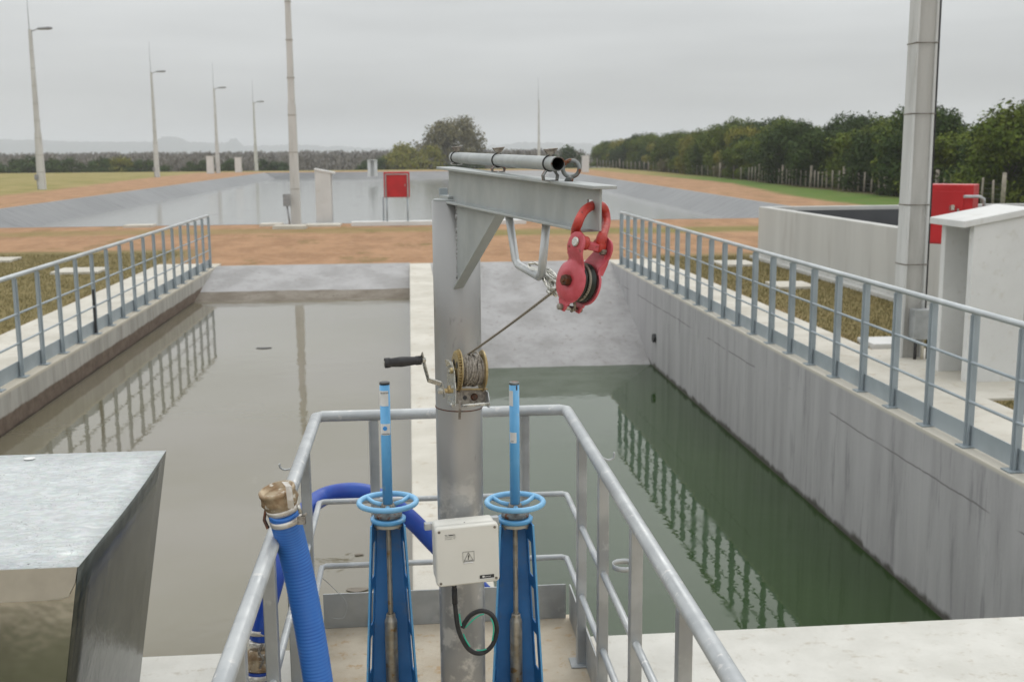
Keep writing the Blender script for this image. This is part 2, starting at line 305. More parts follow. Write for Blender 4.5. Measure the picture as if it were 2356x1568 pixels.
# ---------------------------------------------------------------- mesh helpers
class MB:
    def __init__(s): s.v = []; s.f = []; s.mi = []; s.sm = []
    def add(s, vs, fs, mi=0, smooth=False):
        b = len(s.v); s.v += [tuple(x) for x in vs]
        for f in fs: s.f.append([b+i for i in f]); s.mi.append(mi); s.sm.append(smooth)
        return s
    def box(s, x0, x1, y0, y1, z0, z1, mi=0):
        vs = [(x, y, z) for z in (z0, z1) for y in (y0, y1) for x in (x0, x1)]
        return s.add(vs, [(0, 2, 3, 1), (4, 5, 7, 6), (0, 1, 5, 4), (2, 6, 7, 3), (0, 4, 6, 2), (1, 3, 7, 5)], mi)
    def obox(s, c, ax, ay, az, hx, hy, hz, mi=0):
        c = V(c); vs = [c+ax*(sx*hx)+ay*(sy*hy)+az*(sz*hz) for sz in (-1, 1) for sy in (-1, 1) for sx in (-1, 1)]
        return s.add(vs, [(0, 2, 3, 1), (4, 5, 7, 6), (0, 1, 5, 4), (2, 6, 7, 3), (0, 4, 6, 2), (1, 3, 7, 5)], mi)
    def loft(s, rings, mi=0, smooth=True, cap=True, closed=False):
        n = len(rings[0]); b = len(s.v)
        for r in rings: s.v += [tuple(x) for x in r]
        m = len(rings)
        for i in range(m if closed else m-1):
            for j in range(n):
                a = b+i*n+j; a2 = b+i*n+(j+1) % n; c = b+((i+1) % m)*n+j; c2 = b+((i+1) % m)*n+(j+1) % n
                s.f.append([a, a2, c2, c]); s.mi.append(mi); s.sm.append(smooth)
        if cap and not closed:
            s.f.append([b+j for j in range(n)][::-1]); s.mi.append(mi); s.sm.append(False)
            s.f.append([b+(m-1)*n+j for j in range(n)]); s.mi.append(mi); s.sm.append(False)
        return s
    def tube(s, pts, r, seg=12, mi=0, closed=False, cap=True, smooth=True):
        pts = [V(p) for p in pts]; n = len(pts); rings = []
        rr = r if hasattr(r, '__len__') else [r]*n
        prev = None
        for i, p in enumerate(pts):
            a = pts[(i-1) % n] if (i > 0 or closed) else p
            b = pts[(i+1) % n] if (i < n-1 or closed) else p
            t = (b-a).normalized()
            if prev is None:
                u = t.orthogonal().normalized()
            else:
                u = (prev - t*prev.dot(t))
                u = u.normalized() if u.length > 1e-6 else t.orthogonal().normalized()
            prev = u; w_ = t.cross(u)
            k = 1.0
            if 0 < i < n-1:
                d1 = (p-a).normalized(); d2 = (b-p).normalized(); cs = max(-.5, d1.dot(d2)); k = 1/math.sqrt((1+cs)/2)
                k = min(k, 1.45)
            rings.append([p+(u*math.cos(2*math.pi*j/seg)+w_*math.sin(2*math.pi*j/seg))*rr[i]*(k if k < 1.02 else 1) for j in range(seg)])
        return s.loft(rings, mi, smooth, cap, closed)
    def cyl(s, p0, p1, r0, r1=None, seg=20, mi=0):
        return s.tube([p0, p1], [r0, r0 if r1 is None else r1], seg, mi)
    def lathe(s, c, ax, prof, seg=32, mi=0, cap=True, smooth=True):
        """prof: list of (distance along ax, radius)"""
        ax = V(ax).normalized(); u = ax.orthogonal().normalized(); w_ = ax.cross(u); c = V(c)
        rings = [[c+ax*d+(u*math.cos(2*math.pi*j/seg)+w_*math.sin(2*math.pi*j/seg))*r for j in range(seg)] for d, r in prof]
        return s.loft(rings, mi, smooth, cap)
    def torus(s, c, ax, Rr, r, seg=40, rs=12, mi=0, u=None, sx=1., sy=1., a0=0, a1=2*math.pi):
        ax = V(ax).normalized(); u = (V(u) if u else ax.orthogonal()); u = (u-ax*u.dot(ax)).normalized(); w_ = ax.cross(u); c = V(c)
        full = abs(a1-a0-2*math.pi) < 1e-6
        m = seg if full else seg+1
        pts = [c+u*(math.cos(a0+(a1-a0)*i/seg)*Rr*sx)+w_*(math.sin(a0+(a1-a0)*i/seg)*Rr*sy) for i in range(m)]
        return s.tube(pts, r, rs, mi, closed=full)
    def prism(s, poly, d, mi=0):
        """poly: list of 3D points, d: thickness vector (centred)"""
        d = V(d); n = len(poly); b = [V(p)-d/2 for p in poly]; t = [V(p)+d/2 for p in poly]
        return s.add(b+t, [list(range(n))[::-1], list(range(n, 2*n))]+[[i, (i+1) % n, n+(i+1) % n, n+i] for i in range(n)], mi)
    def strip(s, pts, wv, th, mi=0):
        """flat bar bent along pts, width vector wv (full), thickness th"""
        pts = [V(p) for p in pts]; rings = []
        for i, p in enumerate(pts):
            a = pts[max(0, i-1)]; b = pts[min(len(pts)-1, i+1)]
            t = (b-a).normalized(); nn = t.cross(V(wv)).normalized()*th/2; hw = V(wv)/2
            rings.append([p-hw-nn, p+hw-nn, p+hw+nn, p-hw+nn])
        return s.loft(rings, mi, False)
    def build(s, name, mats, parent=None, bevel=0, bseg=2, solid=0):
        me = bpy.data.meshes.new(name)
        me.from_pydata(s.v, [], s.f)
        if not isinstance(mats, (list, tuple)): mats = [mats]
        for m in mats: me.materials.append(m)
        me.polygons.foreach_set('material_index', s.mi); me.polygons.foreach_set('use_smooth', s.sm)
        me.validate(); me.update()
        o = bpy.data.objects.new(name, me); sc.collection.objects.link(o)
        if solid:
            md = o.modifiers.new('solid', 'SOLIDIFY'); md.thickness = solid; md.offset = 0
        if bevel:
            md = o.modifiers.new('bevel', 'BEVEL'); md.width = bevel; md.segments = bseg; md.limit_method = 'ANGLE'; md.angle_limit = R(40)
        if parent is not None: link(o, parent)
        return o

def link(o, parent):
    o.parent = parent
    L = parent.get('_org')
    loc = V((0, 0, 0)); p = parent
    while p is not None: loc += p.location; p = p.parent if p.type == 'EMPTY' else None
    if parent.type == 'EMPTY': o.matrix_parent_inverse = Matrix.Translation(-loc)

def tag(o, label=None, cat=None, group=None, kind=None):
    if label: o['label'] = label
    if cat: o['category'] = cat
    if group: o['group'] = group
    if kind: o['kind'] = kind
    return o
def thing(name, loc, label, cat, group=None):
    o = bpy.data.objects.new(name, None); sc.collection.objects.link(o); o.location = loc; o.empty_display_size = .2
    return tag(o, label, cat, group)
def struct(o): o['kind'] = 'structure'; return o
def copy_tree(o, parent=None, **k):
    c = o.copy(); sc.collection.objects.link(c)
    if parent is not None: c.parent = parent; c.matrix_parent_inverse = o.matrix_parent_inverse.copy()
    for ch in o.children: copy_tree(ch, c)
    return c
def catmull(pts, n=8, closed=False):
    pts = [V(p) for p in pts]; o = []
    m = len(pts)
    for i in range(m if closed else m-1):
        if closed: a, b, c, d = (pts[(i+k) % m] for k in (-1, 0, 1, 2))
        else: a, b, c, d = pts[max(0, i-1)], pts[i], pts[i+1], pts[min(m-1, i+2)]
        for j in range(n):
            t = j/n
            o.append(.5*((2*b)+(c-a)*t+(2*a-5*b+4*c-d)*t*t+(3*b-a-3*c+d)*t**3))
    if not closed: o.append(pts[-1])
    return o
def text_mesh(name, body, org, ax, ay, size, mat, parent, align='LEFT', shear=0, bold=0):
    cu = bpy.data.curves.new(name, 'FONT'); cu.body = body; cu.size = 1; cu.align_x = align; cu.shear = shear; cu.extrude = .01; cu.offset = bold
    t = bpy.data.objects.new(name, cu); sc.collection.objects.link(t)
    me = bpy.data.meshes.new_from_object(t.evaluated_get(bpy.context.evaluated_depsgraph_get()))
    bpy.data.objects.remove(t); ax = V(ax).normalized(); ay = V(ay).normalized(); az = ax.cross(ay)
    for v in me.vertices: v.co = V(org)+ax*(v.co.x*size)+ay*(v.co.y*size)+az*(v.co.z*size*.5)
    me.materials.clear(); me.materials.append(mat); me.name = name
    o = bpy.data.objects.new(name, me); sc.collection.objects.link(o)
    link(o, parent); return o

EX, EY, EZ = V((1, 0, 0)), V((0, 1, 0)), V((0, 0, 1))
XL, XR, YN, YF = -3.95, 4.13, 4.93, 23.0      # pit edges
DX0, DX1 = -.03, .40                           # divider

# ================================================================ SETTING
# ground sheet with openings for the pit and the pond
def ground_h(x, y):
    h = -.03
    if y > 158: h -= 2.6*min(1, (y-158)/30)
    return h
PX0, PX1, PY0, PY1 = -17.7, 15.2, 37.6, 142.0
PXR = 18.4                                     # the pond's right edge runs slightly outward
mb = MB()
xs = [-4000, -1200, -400, -150, -60, -30, PX0, -5.2, XL-.1, XR+.1, 5.2, PX1, 22, 30, 60, 150, 400, 1200, 4000]
ys = [-400, -60, 4.17, 10, YF+.02, 30, PY0, 60, 100, PY1, 158, 165, 173, 181, 188, 220, 400, 1000, 2500, 5000]
def gx(x, y):
    if x == PX1 and PY0 <= y <= PY1: return PX1+(PXR-PX1)*(y-PY0)/(PY1-PY0)
    return x
for i in range(len(xs)-1):
    for j in range(len(ys)-1):
        a, b, c_, d = xs[i], xs[i+1], ys[j], ys[j+1]
        if a >= XL-.1-.01 and b <= XR+.1+.01 and c_ >= 4.16 and d <= YF+.03: continue
        if a >= PX0 and b <= PX1 and c_ >= PY0 and d <= PY1: continue
        mb.add([(gx(a, c_), c_, ground_h(a, c_)), (gx(b, c_), c_, ground_h(b, c_)), (gx(b, d), d, ground_h(b, d)), (gx(a, d), d, ground_h(a, d))], [(0, 1, 2, 3)])
struct(mb.build('ground', m_ground))

# near concrete deck
mb = MB(); mb.box(-9, 14, 4.18, YN, -2.6, 0); struct(mb.build('near_wall_top', m_slab, bevel=.012))
mb = MB(); mb.box(-.86, 14, -3.5, 4.165, -.3, -.012); mb.box(-9, -.862, -3.5, .75, -.3, -.012); struct(mb.build('deck', m_plat))  # left piece is unseen, shaped as pale ground mirrored in the hood front
mb = MB(); mb.box(-.52, .80, 1.0, 5.16, -.12, .012); struct(mb.build('platform', m_plat, bevel=.006))
# pit walls, each a thing
def wall_thing(name, label, box, mat, bev=.01):
    m_ = MB(); m_.box(*box); return tag(m_.build(name, mat, bevel=bev), label, 'wall')
wall_thing('retaining_wall', 'tall bare grey concrete wall with dark streaks beside the green water', (XR, XR+.26, YN+.003, 23.3, -2.6, .004), m_wallR)
wall_thing('retaining_wall', 'low concrete wall with a brown tide band beside the brown water', (XL-.26, XL, YN+.003, 23.8, -2.6, .004), m_wallL)
wall_thing('dividing_wall', 'pale narrow concrete wall running between the brown and the green basin', (DX0, DX1, YN+.003, YF+.2, -2.6, .002), m_pale)
mb = MB(); mb.box(XR+.262, 5.22, -3, 23.4, -.2, .0); mb.box(5.22, 7.37, 9.6, 12.2, -.2, -.004)
struct(mb.build('walkway_right', m_pale, bevel=.008))
mb = MB(); mb.box(-5.25, XL-.262, -3, 23.9, -.2, .0); struct(mb.build('walkway_left', m_pale, bevel=.008))
# far slopes
def grid_slope(name, x0, x1, prof, mats, nx=24, amp=.012, label=None):
    m_ = MB(); ny = 40
    ysr = [prof[0][0]+(prof[-1][0]-prof[0][0])*j/ny for j in range(ny+1)]
    def hz(y):
        for k in range(len(prof)-1):
            if prof[k][0] >= y >= prof[k+1][0]:
                t = (prof[k][0]-y)/(prof[k][0]-prof[k+1][0]); return prof[k][1]*(1-t)+prof[k+1][1]*t
        return prof[-1][1]
    vs = []; fs = []
    for j in range(ny+1):
        for i in range(nx+1): vs.append((x0+(x1-x0)*i/nx, ysr[j], hz(ysr[j])+(rnd.uniform(-amp, amp) if j > 1 else 0)))
    for j in range(ny):
        for i in range(nx):
            a = j*(nx+1)+i; fs.append((a, a+nx+1, a+nx+2, a+1))
    m_.add(vs, fs, 0, True)
    for k in range(len(m_.f)):
        if len(mats) > 1:
            j = k//nx
            if hz(ysr[j]) < -.265: m_.mi[k] = 1
    return struct(m_.build(name, mats))
grid_slope('basin_slope_left', XL-.02, DX0+.01, [(YF+.35, .0), (YF, .0), (21.45, -.26), (19.5, -.62), (17, -2.5)], [m_slope, m_slope2], amp=.008)
grid_slope('basin_slope_right', DX1-.01, XR+.02, [(YF+.25, .0), (YF-.1, .0), (18.95, -1.41), (16.5, -2.5)], [m_slope], amp=.008)
mb = MB(); mb.box(XL, XR, YN, YF, -2.6, -2.5); struct(mb.build('basin_floor', m_slope2))
mb = MB(); mb.add([(XL-.05, YN, -.405), (DX0, YN, -.405), (DX0, 22.3, -.405), (XL-.05, 22.3, -.405)], [(0, 1, 2, 3)]); struct(mb.build('brown_basin_water', m_watL))
mb = MB(); mb.add([(DX1, YN, -1.42), (XR+.05, YN, -1.42), (XR+.05, 20.5, -1.42), (DX1, 20.5, -1.42)], [(0, 1, 2, 3)]); struct(mb.build('green_basin_water', m_watR))

# pond
ZP = -.75; ins = 1.45
top = [(PX0, PY0), (PX1, PY0), (PXR, PY1), (PX0, PY1)]
low = [(PX0+4*ins, PY0+4*ins), (PX1-4*ins, PY0+4*ins), (PXR-4*ins, PY1-4*ins), (PX0+4*ins, PY1-4*ins)]
mb = MB(); lip = [(PX0-.25, PY0-.12), (PX1+.25, PY0-.12), (PXR+.25, PY1+.25), (PX0-.25, PY1+.25)]
n = 60
def lerp2(a, b, t): return (a[0]+(b[0]-a[0])*t, a[1]+(b[1]-a[1])*t)
for k in range(4):
    for i in range(n):
        t0, t1 = i/n, (i+1)/n; rows = []
        for (rg, z0) in ((lip, -.027), (top, -.022), (low, ZP*4)):
            rows.append([lerp2(rg[k], rg[(k+1) % 4], t)+(z0,) for t in (t0, t1)])
        for r0, r1 in ((rows[0], rows[1]), (rows[1], rows[2])):
            mb.add([r0[0], r0[1], r1[1], r1[0]], [(0, 1, 2, 3)])
struct(mb.build('pond_bank_liner', m_liner))
mb = MB(); g = .6
mb.add([(PX0, PY0, ZP), (PX1, PY0, ZP), (PXR, PY1, ZP), (PX0, PY1, ZP)], [(0, 1, 2, 3)])
struct(mb.build('pond_water', m_watP))

# far hills
def ridge(px0, px1, Yr, tops, seed, th=160):
    r_ = random.Random(seed); m_ = MB(); nn = 420; rows = [[], [], [], []]
    for i in range(nn+1):
        px = px0+(px1-px0)*i/nn
        for k in range(len(tops)-1):
            if tops[k][0] <= px <= tops[k+1][0]:
                t = (px-tops[k][0])/(tops[k+1][0]-tops[k][0]); t = t*t*(3-2*t); py = tops[k][1]*(1-t)+tops[k+1][1]*t; break
        p = at(px, py+r_.uniform(-2.2, 1.6), Y=Yr)
        rows[0].append((p.x, Yr-th, -4)); rows[1].append((p.x, Yr-th*.35, -4+(p.z+4)*.72)); rows[2].append((p.x, Yr, p.z)); rows[3].append((p.x, Yr+th, -4))
    vs = sum(rows, []); fs = []
    for j in range(3):
        for i in range(nn): a = j*(nn+1)+i; fs.append((a, a+1, a+nn+2, a+nn+1))
    m_.add(vs, fs, 0, True); return struct(m_.build('hills', m_hill))
ridge(-500, 700, 2900, [(-500, 322), (0, 321), (60, 322), (200, 327), (356, 326), (364, 323), (370, 317), (380, 315), (402, 314), (412, 318), (422, 320), (428, 327), (505, 329), (526, 327), (531, 320), (546, 319), (551, 328), (562, 336), (590, 342), (700, 344)], 3)
ridge(500, 3200, 3000, [(500, 338), (700, 333), (760, 337), (850, 341), (1050, 340), (1150, 334), (1200, 328), (1290, 329), (1400, 332), (3200, 330)], 5)

# ================================================================ VEGETATION
def leaf_cloud(seed, h, rad, nclump, nleaf, mat, ls=.16, low=.05, flat=1.0, barren=False):
    r_ = random.Random(seed); vs = []; fs = []
    cl = []
    for i in range(nclump):
        a = r_.uniform(0, 2*math.pi); z = r_.uniform(low, 1.0)
        prof = math.sin(min(1, (z+.12))*math.pi*.86)**.6 if z > .05 else .8
        rr = rad*prof*math.sqrt(r_.random())*.86
        cl.append((rr*math.cos(a), rr*math.sin(a), h*(z*.84+.02), r_.uniform(.20, .40)*rad))
    for i in range(nleaf):
        c = cl[r_.randrange(nclump)]
        d = V((r_.gauss(0, 1), r_.gauss(0, 1), r_.gauss(0, .8))); d.normalize()
        rr = c[3]*(r_.random()**.45)
        p = V(c[:3])+d*rr
        if p.z < .03: p.z = r_.uniform(.03, .4)
        nrm = (d+V((r_.gauss(0, .6), r_.gauss(0, .6), r_.gauss(0, .6)+.4))).normalized()
        u = nrm.orthogonal().normalized(); u = Matrix.Rotation(r_.uniform(0, 6.28), 3, nrm) @ u; w_ = nrm.cross(u)
        s1 = ls*r_.uniform(.6, 1.3); s2 = s1*(.22 if barren else r_.uniform(.45, .8)); b = len(vs)
        vs += [p-u*s1, p-w_*s2, p+u*s1+nrm*s1*.15, p+w_*s2]; fs.append((b, b+1, b+2, b+3))
    return vs, fs, cl
def make_tree(name, seed, h, rad, mat, loc, label, cat='tree', ls=.16, nl=5200, ncl=34, low=.05, group=None, barren=False):
    t = thing(name, (0, 0, 0), label, cat, group)
    vs, fs, cl = leaf_cloud(seed, h, rad, ncl, nl, mat, ls, low, barren=barren)
    m_ = MB(); m_.add(vs, fs); m_.build('crown', mat, t)
    m_ = MB(); m_.tube([(0, 0, -.4), (.05, .02, h*.2), (-.04, .05, h*.45)], [h*.028, h*.022, h*.016], 8)
    for c_ in cl[:12]:
        b0 = V((0, .03, h*(.12+.03*(hash(c_[0]) % 5)))); m_.tube([b0, (b0+V(c_[:3]))/2+V((0, 0, .15)), V(c_[:3])], [h*.012, h*.008, h*.003], 6)
    m_.build('trunk', m_bark, t)
    t.location = loc
    return t
def fix_children(t):
    for ch in t.children: ch.matrix_parent_inverse = Matrix.Identity(4)
ORD = ['first', 'second', 'third', 'fourth', 'fifth', 'sixth', 'seventh', 'eighth', 'ninth', 'tenth', 'eleventh', 'twelfth', 'thirteenth', 'fourteenth', 'fifteenth', 'sixteenth', 'seventeenth', 'eighteenth', 'nineteenth', 'twentieth', 'twenty-first', 'twenty-second', 'twenty-third', 'twenty-fourth', 'twenty-fifth', 'twenty-sixth', 'twenty-seventh', 'twenty-eighth', 'twenty-ninth', 'thirtieth', 'thirty-first', 'thirty-second', 'thirty-third', 'thirty-fourth', 'thirty-fifth', 'thirty-sixth', 'thirty-seventh', 'thirty-eighth', 'thirty-ninth', 'fortieth']
protos = []
for i, (mat, wd) in enumerate([(m_leafB, 'dark green'), (m_leafA, 'olive green'), (m_leafB, 'dense dark'), (m_leafC, 'yellowish green'), (m_leafA, 'mid green'), (m_leafA, 'grassy green')]):
    t = make_tree('scrub_tree', 20+i, 4.4, 2.5, mat, (0, 0, -80), 'x', ls=.092, nl=20000, ncl=[60, 44, 70, 36, 52, 40][i], low=.0)
    fix_children(t); protos.append((t, wd))
used = [False]*6
def plant(k, x, y, s, hs, label, group, name=None, z=0):
    t0, wd = protos[k]
    t = t0 if not used[k] else copy_tree(t0)
    used[k] = True
    t.location = (x, y, z-.05); t.scale = (s, s, hs); t.rotation_euler = (0, 0, rnd.uniform(0, 6.28))
    t['label'] = label.replace('@', wd); t['group'] = group
    return t
r2 = random.Random(5)
# front row just behind the fence, listed from the far end towards the camera
y = 176; row = []
while y > 43:
    row.append(y); y -= 2.5+y*.0105
for i, y in enumerate(row):
    x = 25.6+(min(y, 130)-50)*.062+r2.uniform(-.6, .9)
    px = 940+2576*x/y
    hh = 1.0+r2.uniform(-.2, .14)-(.08 if y < 60 else 0)
    if y > 150: hh *= .92
    k = [1, 0, 4, 3, 2, 5, 0, 1, 2, 3, 0, 2, 1, 5, 0, 4, 3][i % 17]
    if y < 95 and k == 3: k = 0
    plant(k, x, y, r2.uniform(.92, 1.15), hh*.93, '@ scrub tree in the front row behind the fence, %s from far end' % ORD[i], 'front row of scrub trees behind the wire fence')
y = 168; row = []
while y > 46:
    row.append(y); y -= 4.4+y*.02
for i, y in enumerate(row):
    x = 30.5+(min(y, 130)-50)*.055+r2.uniform(-.8, 1.6)
    px = 940+2576*x/y
    s = 1.10+r2.uniform(-.1, .1)-(.16 if y < 62 else 0)
    if 1720 < px < 1850: s *= 1.12
    plant([0, 5, 1, 2, 4, 3, 0, 1, 2][i % 9] if y > 95 else [0, 5, 2, 0, 4][i % 5], x, y, s*1.05, s*.98, '@ taller tree in the back row behind the fence, %s from far end' % ORD[i], 'back row of trees behind the wire fence')
# a few twiggy shrubs at the fence foot
sh = make_tree('shrub', 61, 1.7, 1.1, m_leafE, (0, 0, 0), 'x', 'shrub', ls=.09, nl=2600, ncl=20, low=0, barren=True); fix_children(sh)
for i, (px, Yd) in enumerate([(1650, 96), (1690, 92), (1610, 106), (1515, 122), (2280, 56)]):
    t = sh if i == 0 else copy_tree(sh)
    t.location = ((px-940)/2576*Yd*.985+1.0, Yd, -.05); s = .9+.2*(i % 3); t.scale = (s, s, s); t.rotation_euler.z = i*1.3
    t['label'] = ['grey brown twiggy shrub at the fence foot, middle of three', 'grey brown twiggy shrub at the fence foot, nearest of the three', 'grey brown twiggy shrub at the fence foot, farthest of the three', 'small pale twiggy shrub by the far stretch of fence', 'pale brown twiggy shrub by the fence right of the concrete pole'][i]
    t['group'] = 'twiggy shrubs along the fence'
# lone tree and its bushes in the middle
t = make_tree('lone_tree', 90, 11.3, 5.9, m_leafE, (0, 0, 0), 'rounded grey green lone tree standing above the far bank of the pond', ls=.22, nl=13000, ncl=64, low=.2); fix_children(t)
p = at(1036, 384, Y=186); t.location = (p.x, 186, -2.7)
bush = make_tree('bush', 95, 5.4, 4.2, m_leafC, (0, 0, 0), 'x', 'bush', ls=.2, nl=6500, ncl=40, low=0); fix_children(bush)
bushd = make_tree('bush', 96, 4.6, 3.6, m_leafB, (0, 0, 0), 'x', 'bush', ls=.2, nl=5000, ncl=30, low=0); fix_children(bushd)
ub = [0, 0]
def put_bush(k, px, Yd, s, sz, label, group):
    src = (bush, bushd)[k]; t = src if not ub[k] else copy_tree(src); ub[k] = 1
    p = at(px, 380, Y=Yd); t.location = (p.x, Yd, ground_h(p.x, Yd)); t.scale = (s, s, sz); t.rotation_euler.z = px*.7
    t['label'] = label; t['group'] = group
put_bush(0, 935, 174, .85, .95, 'yellow green bush left of the lone tree', 'bushes beside the lone tree')
put_bush(0, 985, 178, .8, .95, 'yellow green bush touching the lone tree on its left', 'bushes beside the lone tree')
put_bush(0, 897, 176, .7, .72, 'small yellow green bush at the left end of the lone tree clump', 'bushes beside the lone tree')
put_bush(1, 1080, 176, .9, .8, 'dark bush right of the lone tree', 'bushes beside the lone tree')
put_bush(1, 858, 172, .75, .65, 'dark low bush behind the far white pillar with a niche', 'dark bushes beyond the far bank')
put_bush(1, 1305, 168, .9, .9, 'dark bush at the far end of the tree belt beside the thin white pillar', 'dark bushes beyond the far bank')
hz_ = [(-30, .9, .75, 1), (15, 1.0, .7, 1), (65, .9, .85, 1), (100, 1.0, .95, 1), (140, .85, .8, 1), (205, .7, .75, 1), (232, .7, .75, 1), (275, .8, .72, 0), (262, .8, .9, 1), (310, .7, .75, 1), (350, .7, .68, 1), (455, .6, .7, 1), (480, .7, .8, 1), (525, .7, .7, 1), (620, .7, .8, 1), (650, .6, .7, 1)]
bl = ['dark green bush at the left edge of the photo beyond the yellow grass', 'low dark bush beyond the yellow grass just left of the nearest left lamp post', 'dark bush behind the foot of the nearest left lamp post', 'broad dark bush just right of the nearest left lamp post', 'dark bush tapering off right of the nearest left lamp post', 'dark bush at the left end of the clump midway along yellow grass', 'dark bush in the middle of the yellow grass edge', 'brighter green bush topping the clump left of the second lamp post', 'dark bush behind the bright green bush left of the second lamp post', 'dark bush close left of the second lamp post', 'low dark bush behind the second lamp post', 'dark bush left of the white pillar by the third lamp post', 'dark bush behind the white pillar by the third lamp post', 'dark bush behind the shorter white pillar right of the third lamp post', 'dark bush right of the fourth lamp post', 'dark bush left of the near middle lamp post']
for (px, s, sz, k), l_ in zip(hz_, bl):
    put_bush(k, px, 166+(px % 7), s, sz*.74, l_, 'bushes beyond the far bank of the pond')
# grey brown leafless brushwood, one mass
r_ = random.Random(77); vs = []; fs = []
for i in range(1500):
    Yd = 178+(r_.random()**1.3)*260; px = r_.uniform(-120, 1330); c = at(px, 352, Y=Yd)
    hh = (3.9+Yd*.004)*r_.uniform(.75, 1.08); rr = 2.6*r_.uniform(.7, 1.2)*(1+Yd/400)
    for k in range(70):
        d = V((r_.gauss(0, 1), r_.gauss(0, 1), 0)); a = r_.random(); z_ = hh*a
        p = V((c.x, Yd, -2.63+z_))+V((r_.uniform(-rr, rr), r_.uniform(-rr, rr), 0))*math.sqrt(max(.05, 1-a*a*.9))
        s1 = (.26+Yd*.0011)*r_.uniform(.6, 1.3); u = V((r_.gauss(0, .7), r_.gauss(0, .7), 1)).normalized(); w_ = u.cross(V((r_.gauss(0, 1), r_.gauss(0, 1), .2))).normalized()
        b = len(vs); vs += [p-u*s1, p-w_*s1*.35, p+u*s1, p+w_*s1*.35]; fs.append((b, b+1, b+2, b+3))
mb = MB(); mb.add(vs, fs); tag(mb.build('brushwood', m_leafD), 'grey brown leafless brushwood stretching behind the pond to the hazy hills', 'brushwood', kind='stuff')

# grass blades in patches near the pit, too many to count
r_ = random.Random(31); vs = []; fs = []
def turf(x0, x1, y0, y1, n_, hmax):
    for i in range(n_):
        x = r_.uniform(x0, x1); y_ = r_.uniform(y0, y1); b = len(vs); h = r_.uniform(.3, 1)*hmax; a = r_.uniform(0, 3.14); wv_ = V((math.cos(a), math.sin(a), 0))*.006
        p = V((x, y_, -.03)); tip = p+V((r_.gauss(0, .3)*h, r_.gauss(0, .3)*h, h))
        vs.extend([p-wv_, p+wv_, tip]); fs.append((b, b+1, b+2))
turf(5.25, 7.3, 12.4, 24, 16000, .05); turf(5.25, 7.3, 7.5, 9.5, 6000, .05); turf(-9.5, -5.3, 13, 27, 22000, .055)
m_turf = simple('dry_turf_blades', (.21, .17, .07, 1), (.15, .135, .05, 1), 3, .9, c3=(.26, .21, .10, 1), s3=6)
mb = MB(); mb.add(vs, fs); tag(mb.build('grass', m_turf), 'short dry brownish green turf beside the walkways', 'grass', kind='stuff')

# ================================================================ FENCE
fe = thing('wire_fence', (28, 100, 0), 'low wooden post and wire fence along the foot of the tree belt', 'fence')
fp = []
Yd = 168
while Yd > 42 and len(fp) < 96:
    x = 24.1+(min(Yd, 120)-55)*.062; fp.append((x, Yd)); Yd -= 2.6 if Yd > 85 else .95+.2*math.sin(Yd)
base = None
for i, (x, y) in enumerate(fp):
    big = (i % 7 == 0)
    m_ = MB(); h = (1.25 if big else 1.0)+rnd.uniform(-.08, .08); r0 = .095 if big else .05
    lean = rnd.uniform(-.04, .04)
    m_.tube([(x, y, -.1), (x+lean, y, h)], [r0, r0*.85], 7); m_.build('post', m_fpost, fe)
m_ = MB()
for z_ in (.25, .45, .65, .85):
    m_.tube([(x, y-.0, z_) for x, y in fp], .006, 4)
m_.build('wire', m_wire, fe)

# ================================================================ LAMP POSTS
def lamp_post(x, y, label, h=10.2, arm=1, w_=1.0, rod=3.0, lamp=True):
    t = thing('lamp_post', (x, y, 0), label, 'lamp post', 'tall concrete lamp posts around the ponds')
    m_ = MB()
    def ring(z, a, b): return [(x-a, y-b, z), (x+a, y-b, z), (x+a, y+b, z), (x-a, y+b, z)]
    m_.loft([ring(-.05, .25*w_, .2*w_), ring(3.8, .19*w_, .16*w_), ring(3.801, .165*w_, .14*w_), ring(h, .10*w_, .09*w_)], 0, False)
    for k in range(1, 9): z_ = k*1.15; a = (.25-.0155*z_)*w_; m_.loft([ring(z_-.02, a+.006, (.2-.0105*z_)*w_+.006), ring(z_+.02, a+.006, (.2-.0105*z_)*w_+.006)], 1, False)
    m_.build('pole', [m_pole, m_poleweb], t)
    if lamp:
        m_ = MB(); m_.tube([(x, y, h-.15), (x+.6*arm, y-.1, h+.05)], .035, 8); m_.build('arm', m_lamp, t)
        m_ = MB(); m_.lathe((x+.5*arm, y-.1, h+.04), (arm, 0, .04), [(0, .05), (.1, .09), (.75, .11), (.95, .08), (1.0, .03)], 10); m_.build('lamp_head', m_lamp, t)
    m_ = MB(); m_.tube([(x-.05, y, h-.5), (x-.05, y, h+rod)], [.03, .012], 6); m_.build('lightning_rod', m_lamp, t)
    m_ = MB(); m_.box(x-.36, x-.15, y-.3, y-.12, .62, 1.0); m_.tube([(x-.25, y-.2, .62), (x-.18, y-.2, 0)], .03, 6); m_.build('junction_box', m_lamp, t)
    return t
for (px, py, lab, hh) in [(97, 435, 'nearest lamp post on the left, standing at the yellow grass edge', 10.6), (362, 407, 'second lamp post along the left bank of the pond', 10.6),
                      (502, 398, 'third lamp post from the left, beside a small white pillar', 10.2), (590, 392, 'fourth and smallest lamp post on the left of the pond', 9.4)]:
    p = at(px, py, z=0); lamp_post(p.x, p.y, lab, hh)
p = at(682, 518, z=0); lamp_post(p.x, p.y, 'concrete lamp post on the near bank of the pond left of the red cabinet', 10.5, w_=.62)
p = at(1240, 388, z=0); lamp_post(p.x, p.y, 'faint bare mast standing alone far behind the hoist beam', 9.2, w_=.8, lamp=False)
p = at(682, 518, z=0)
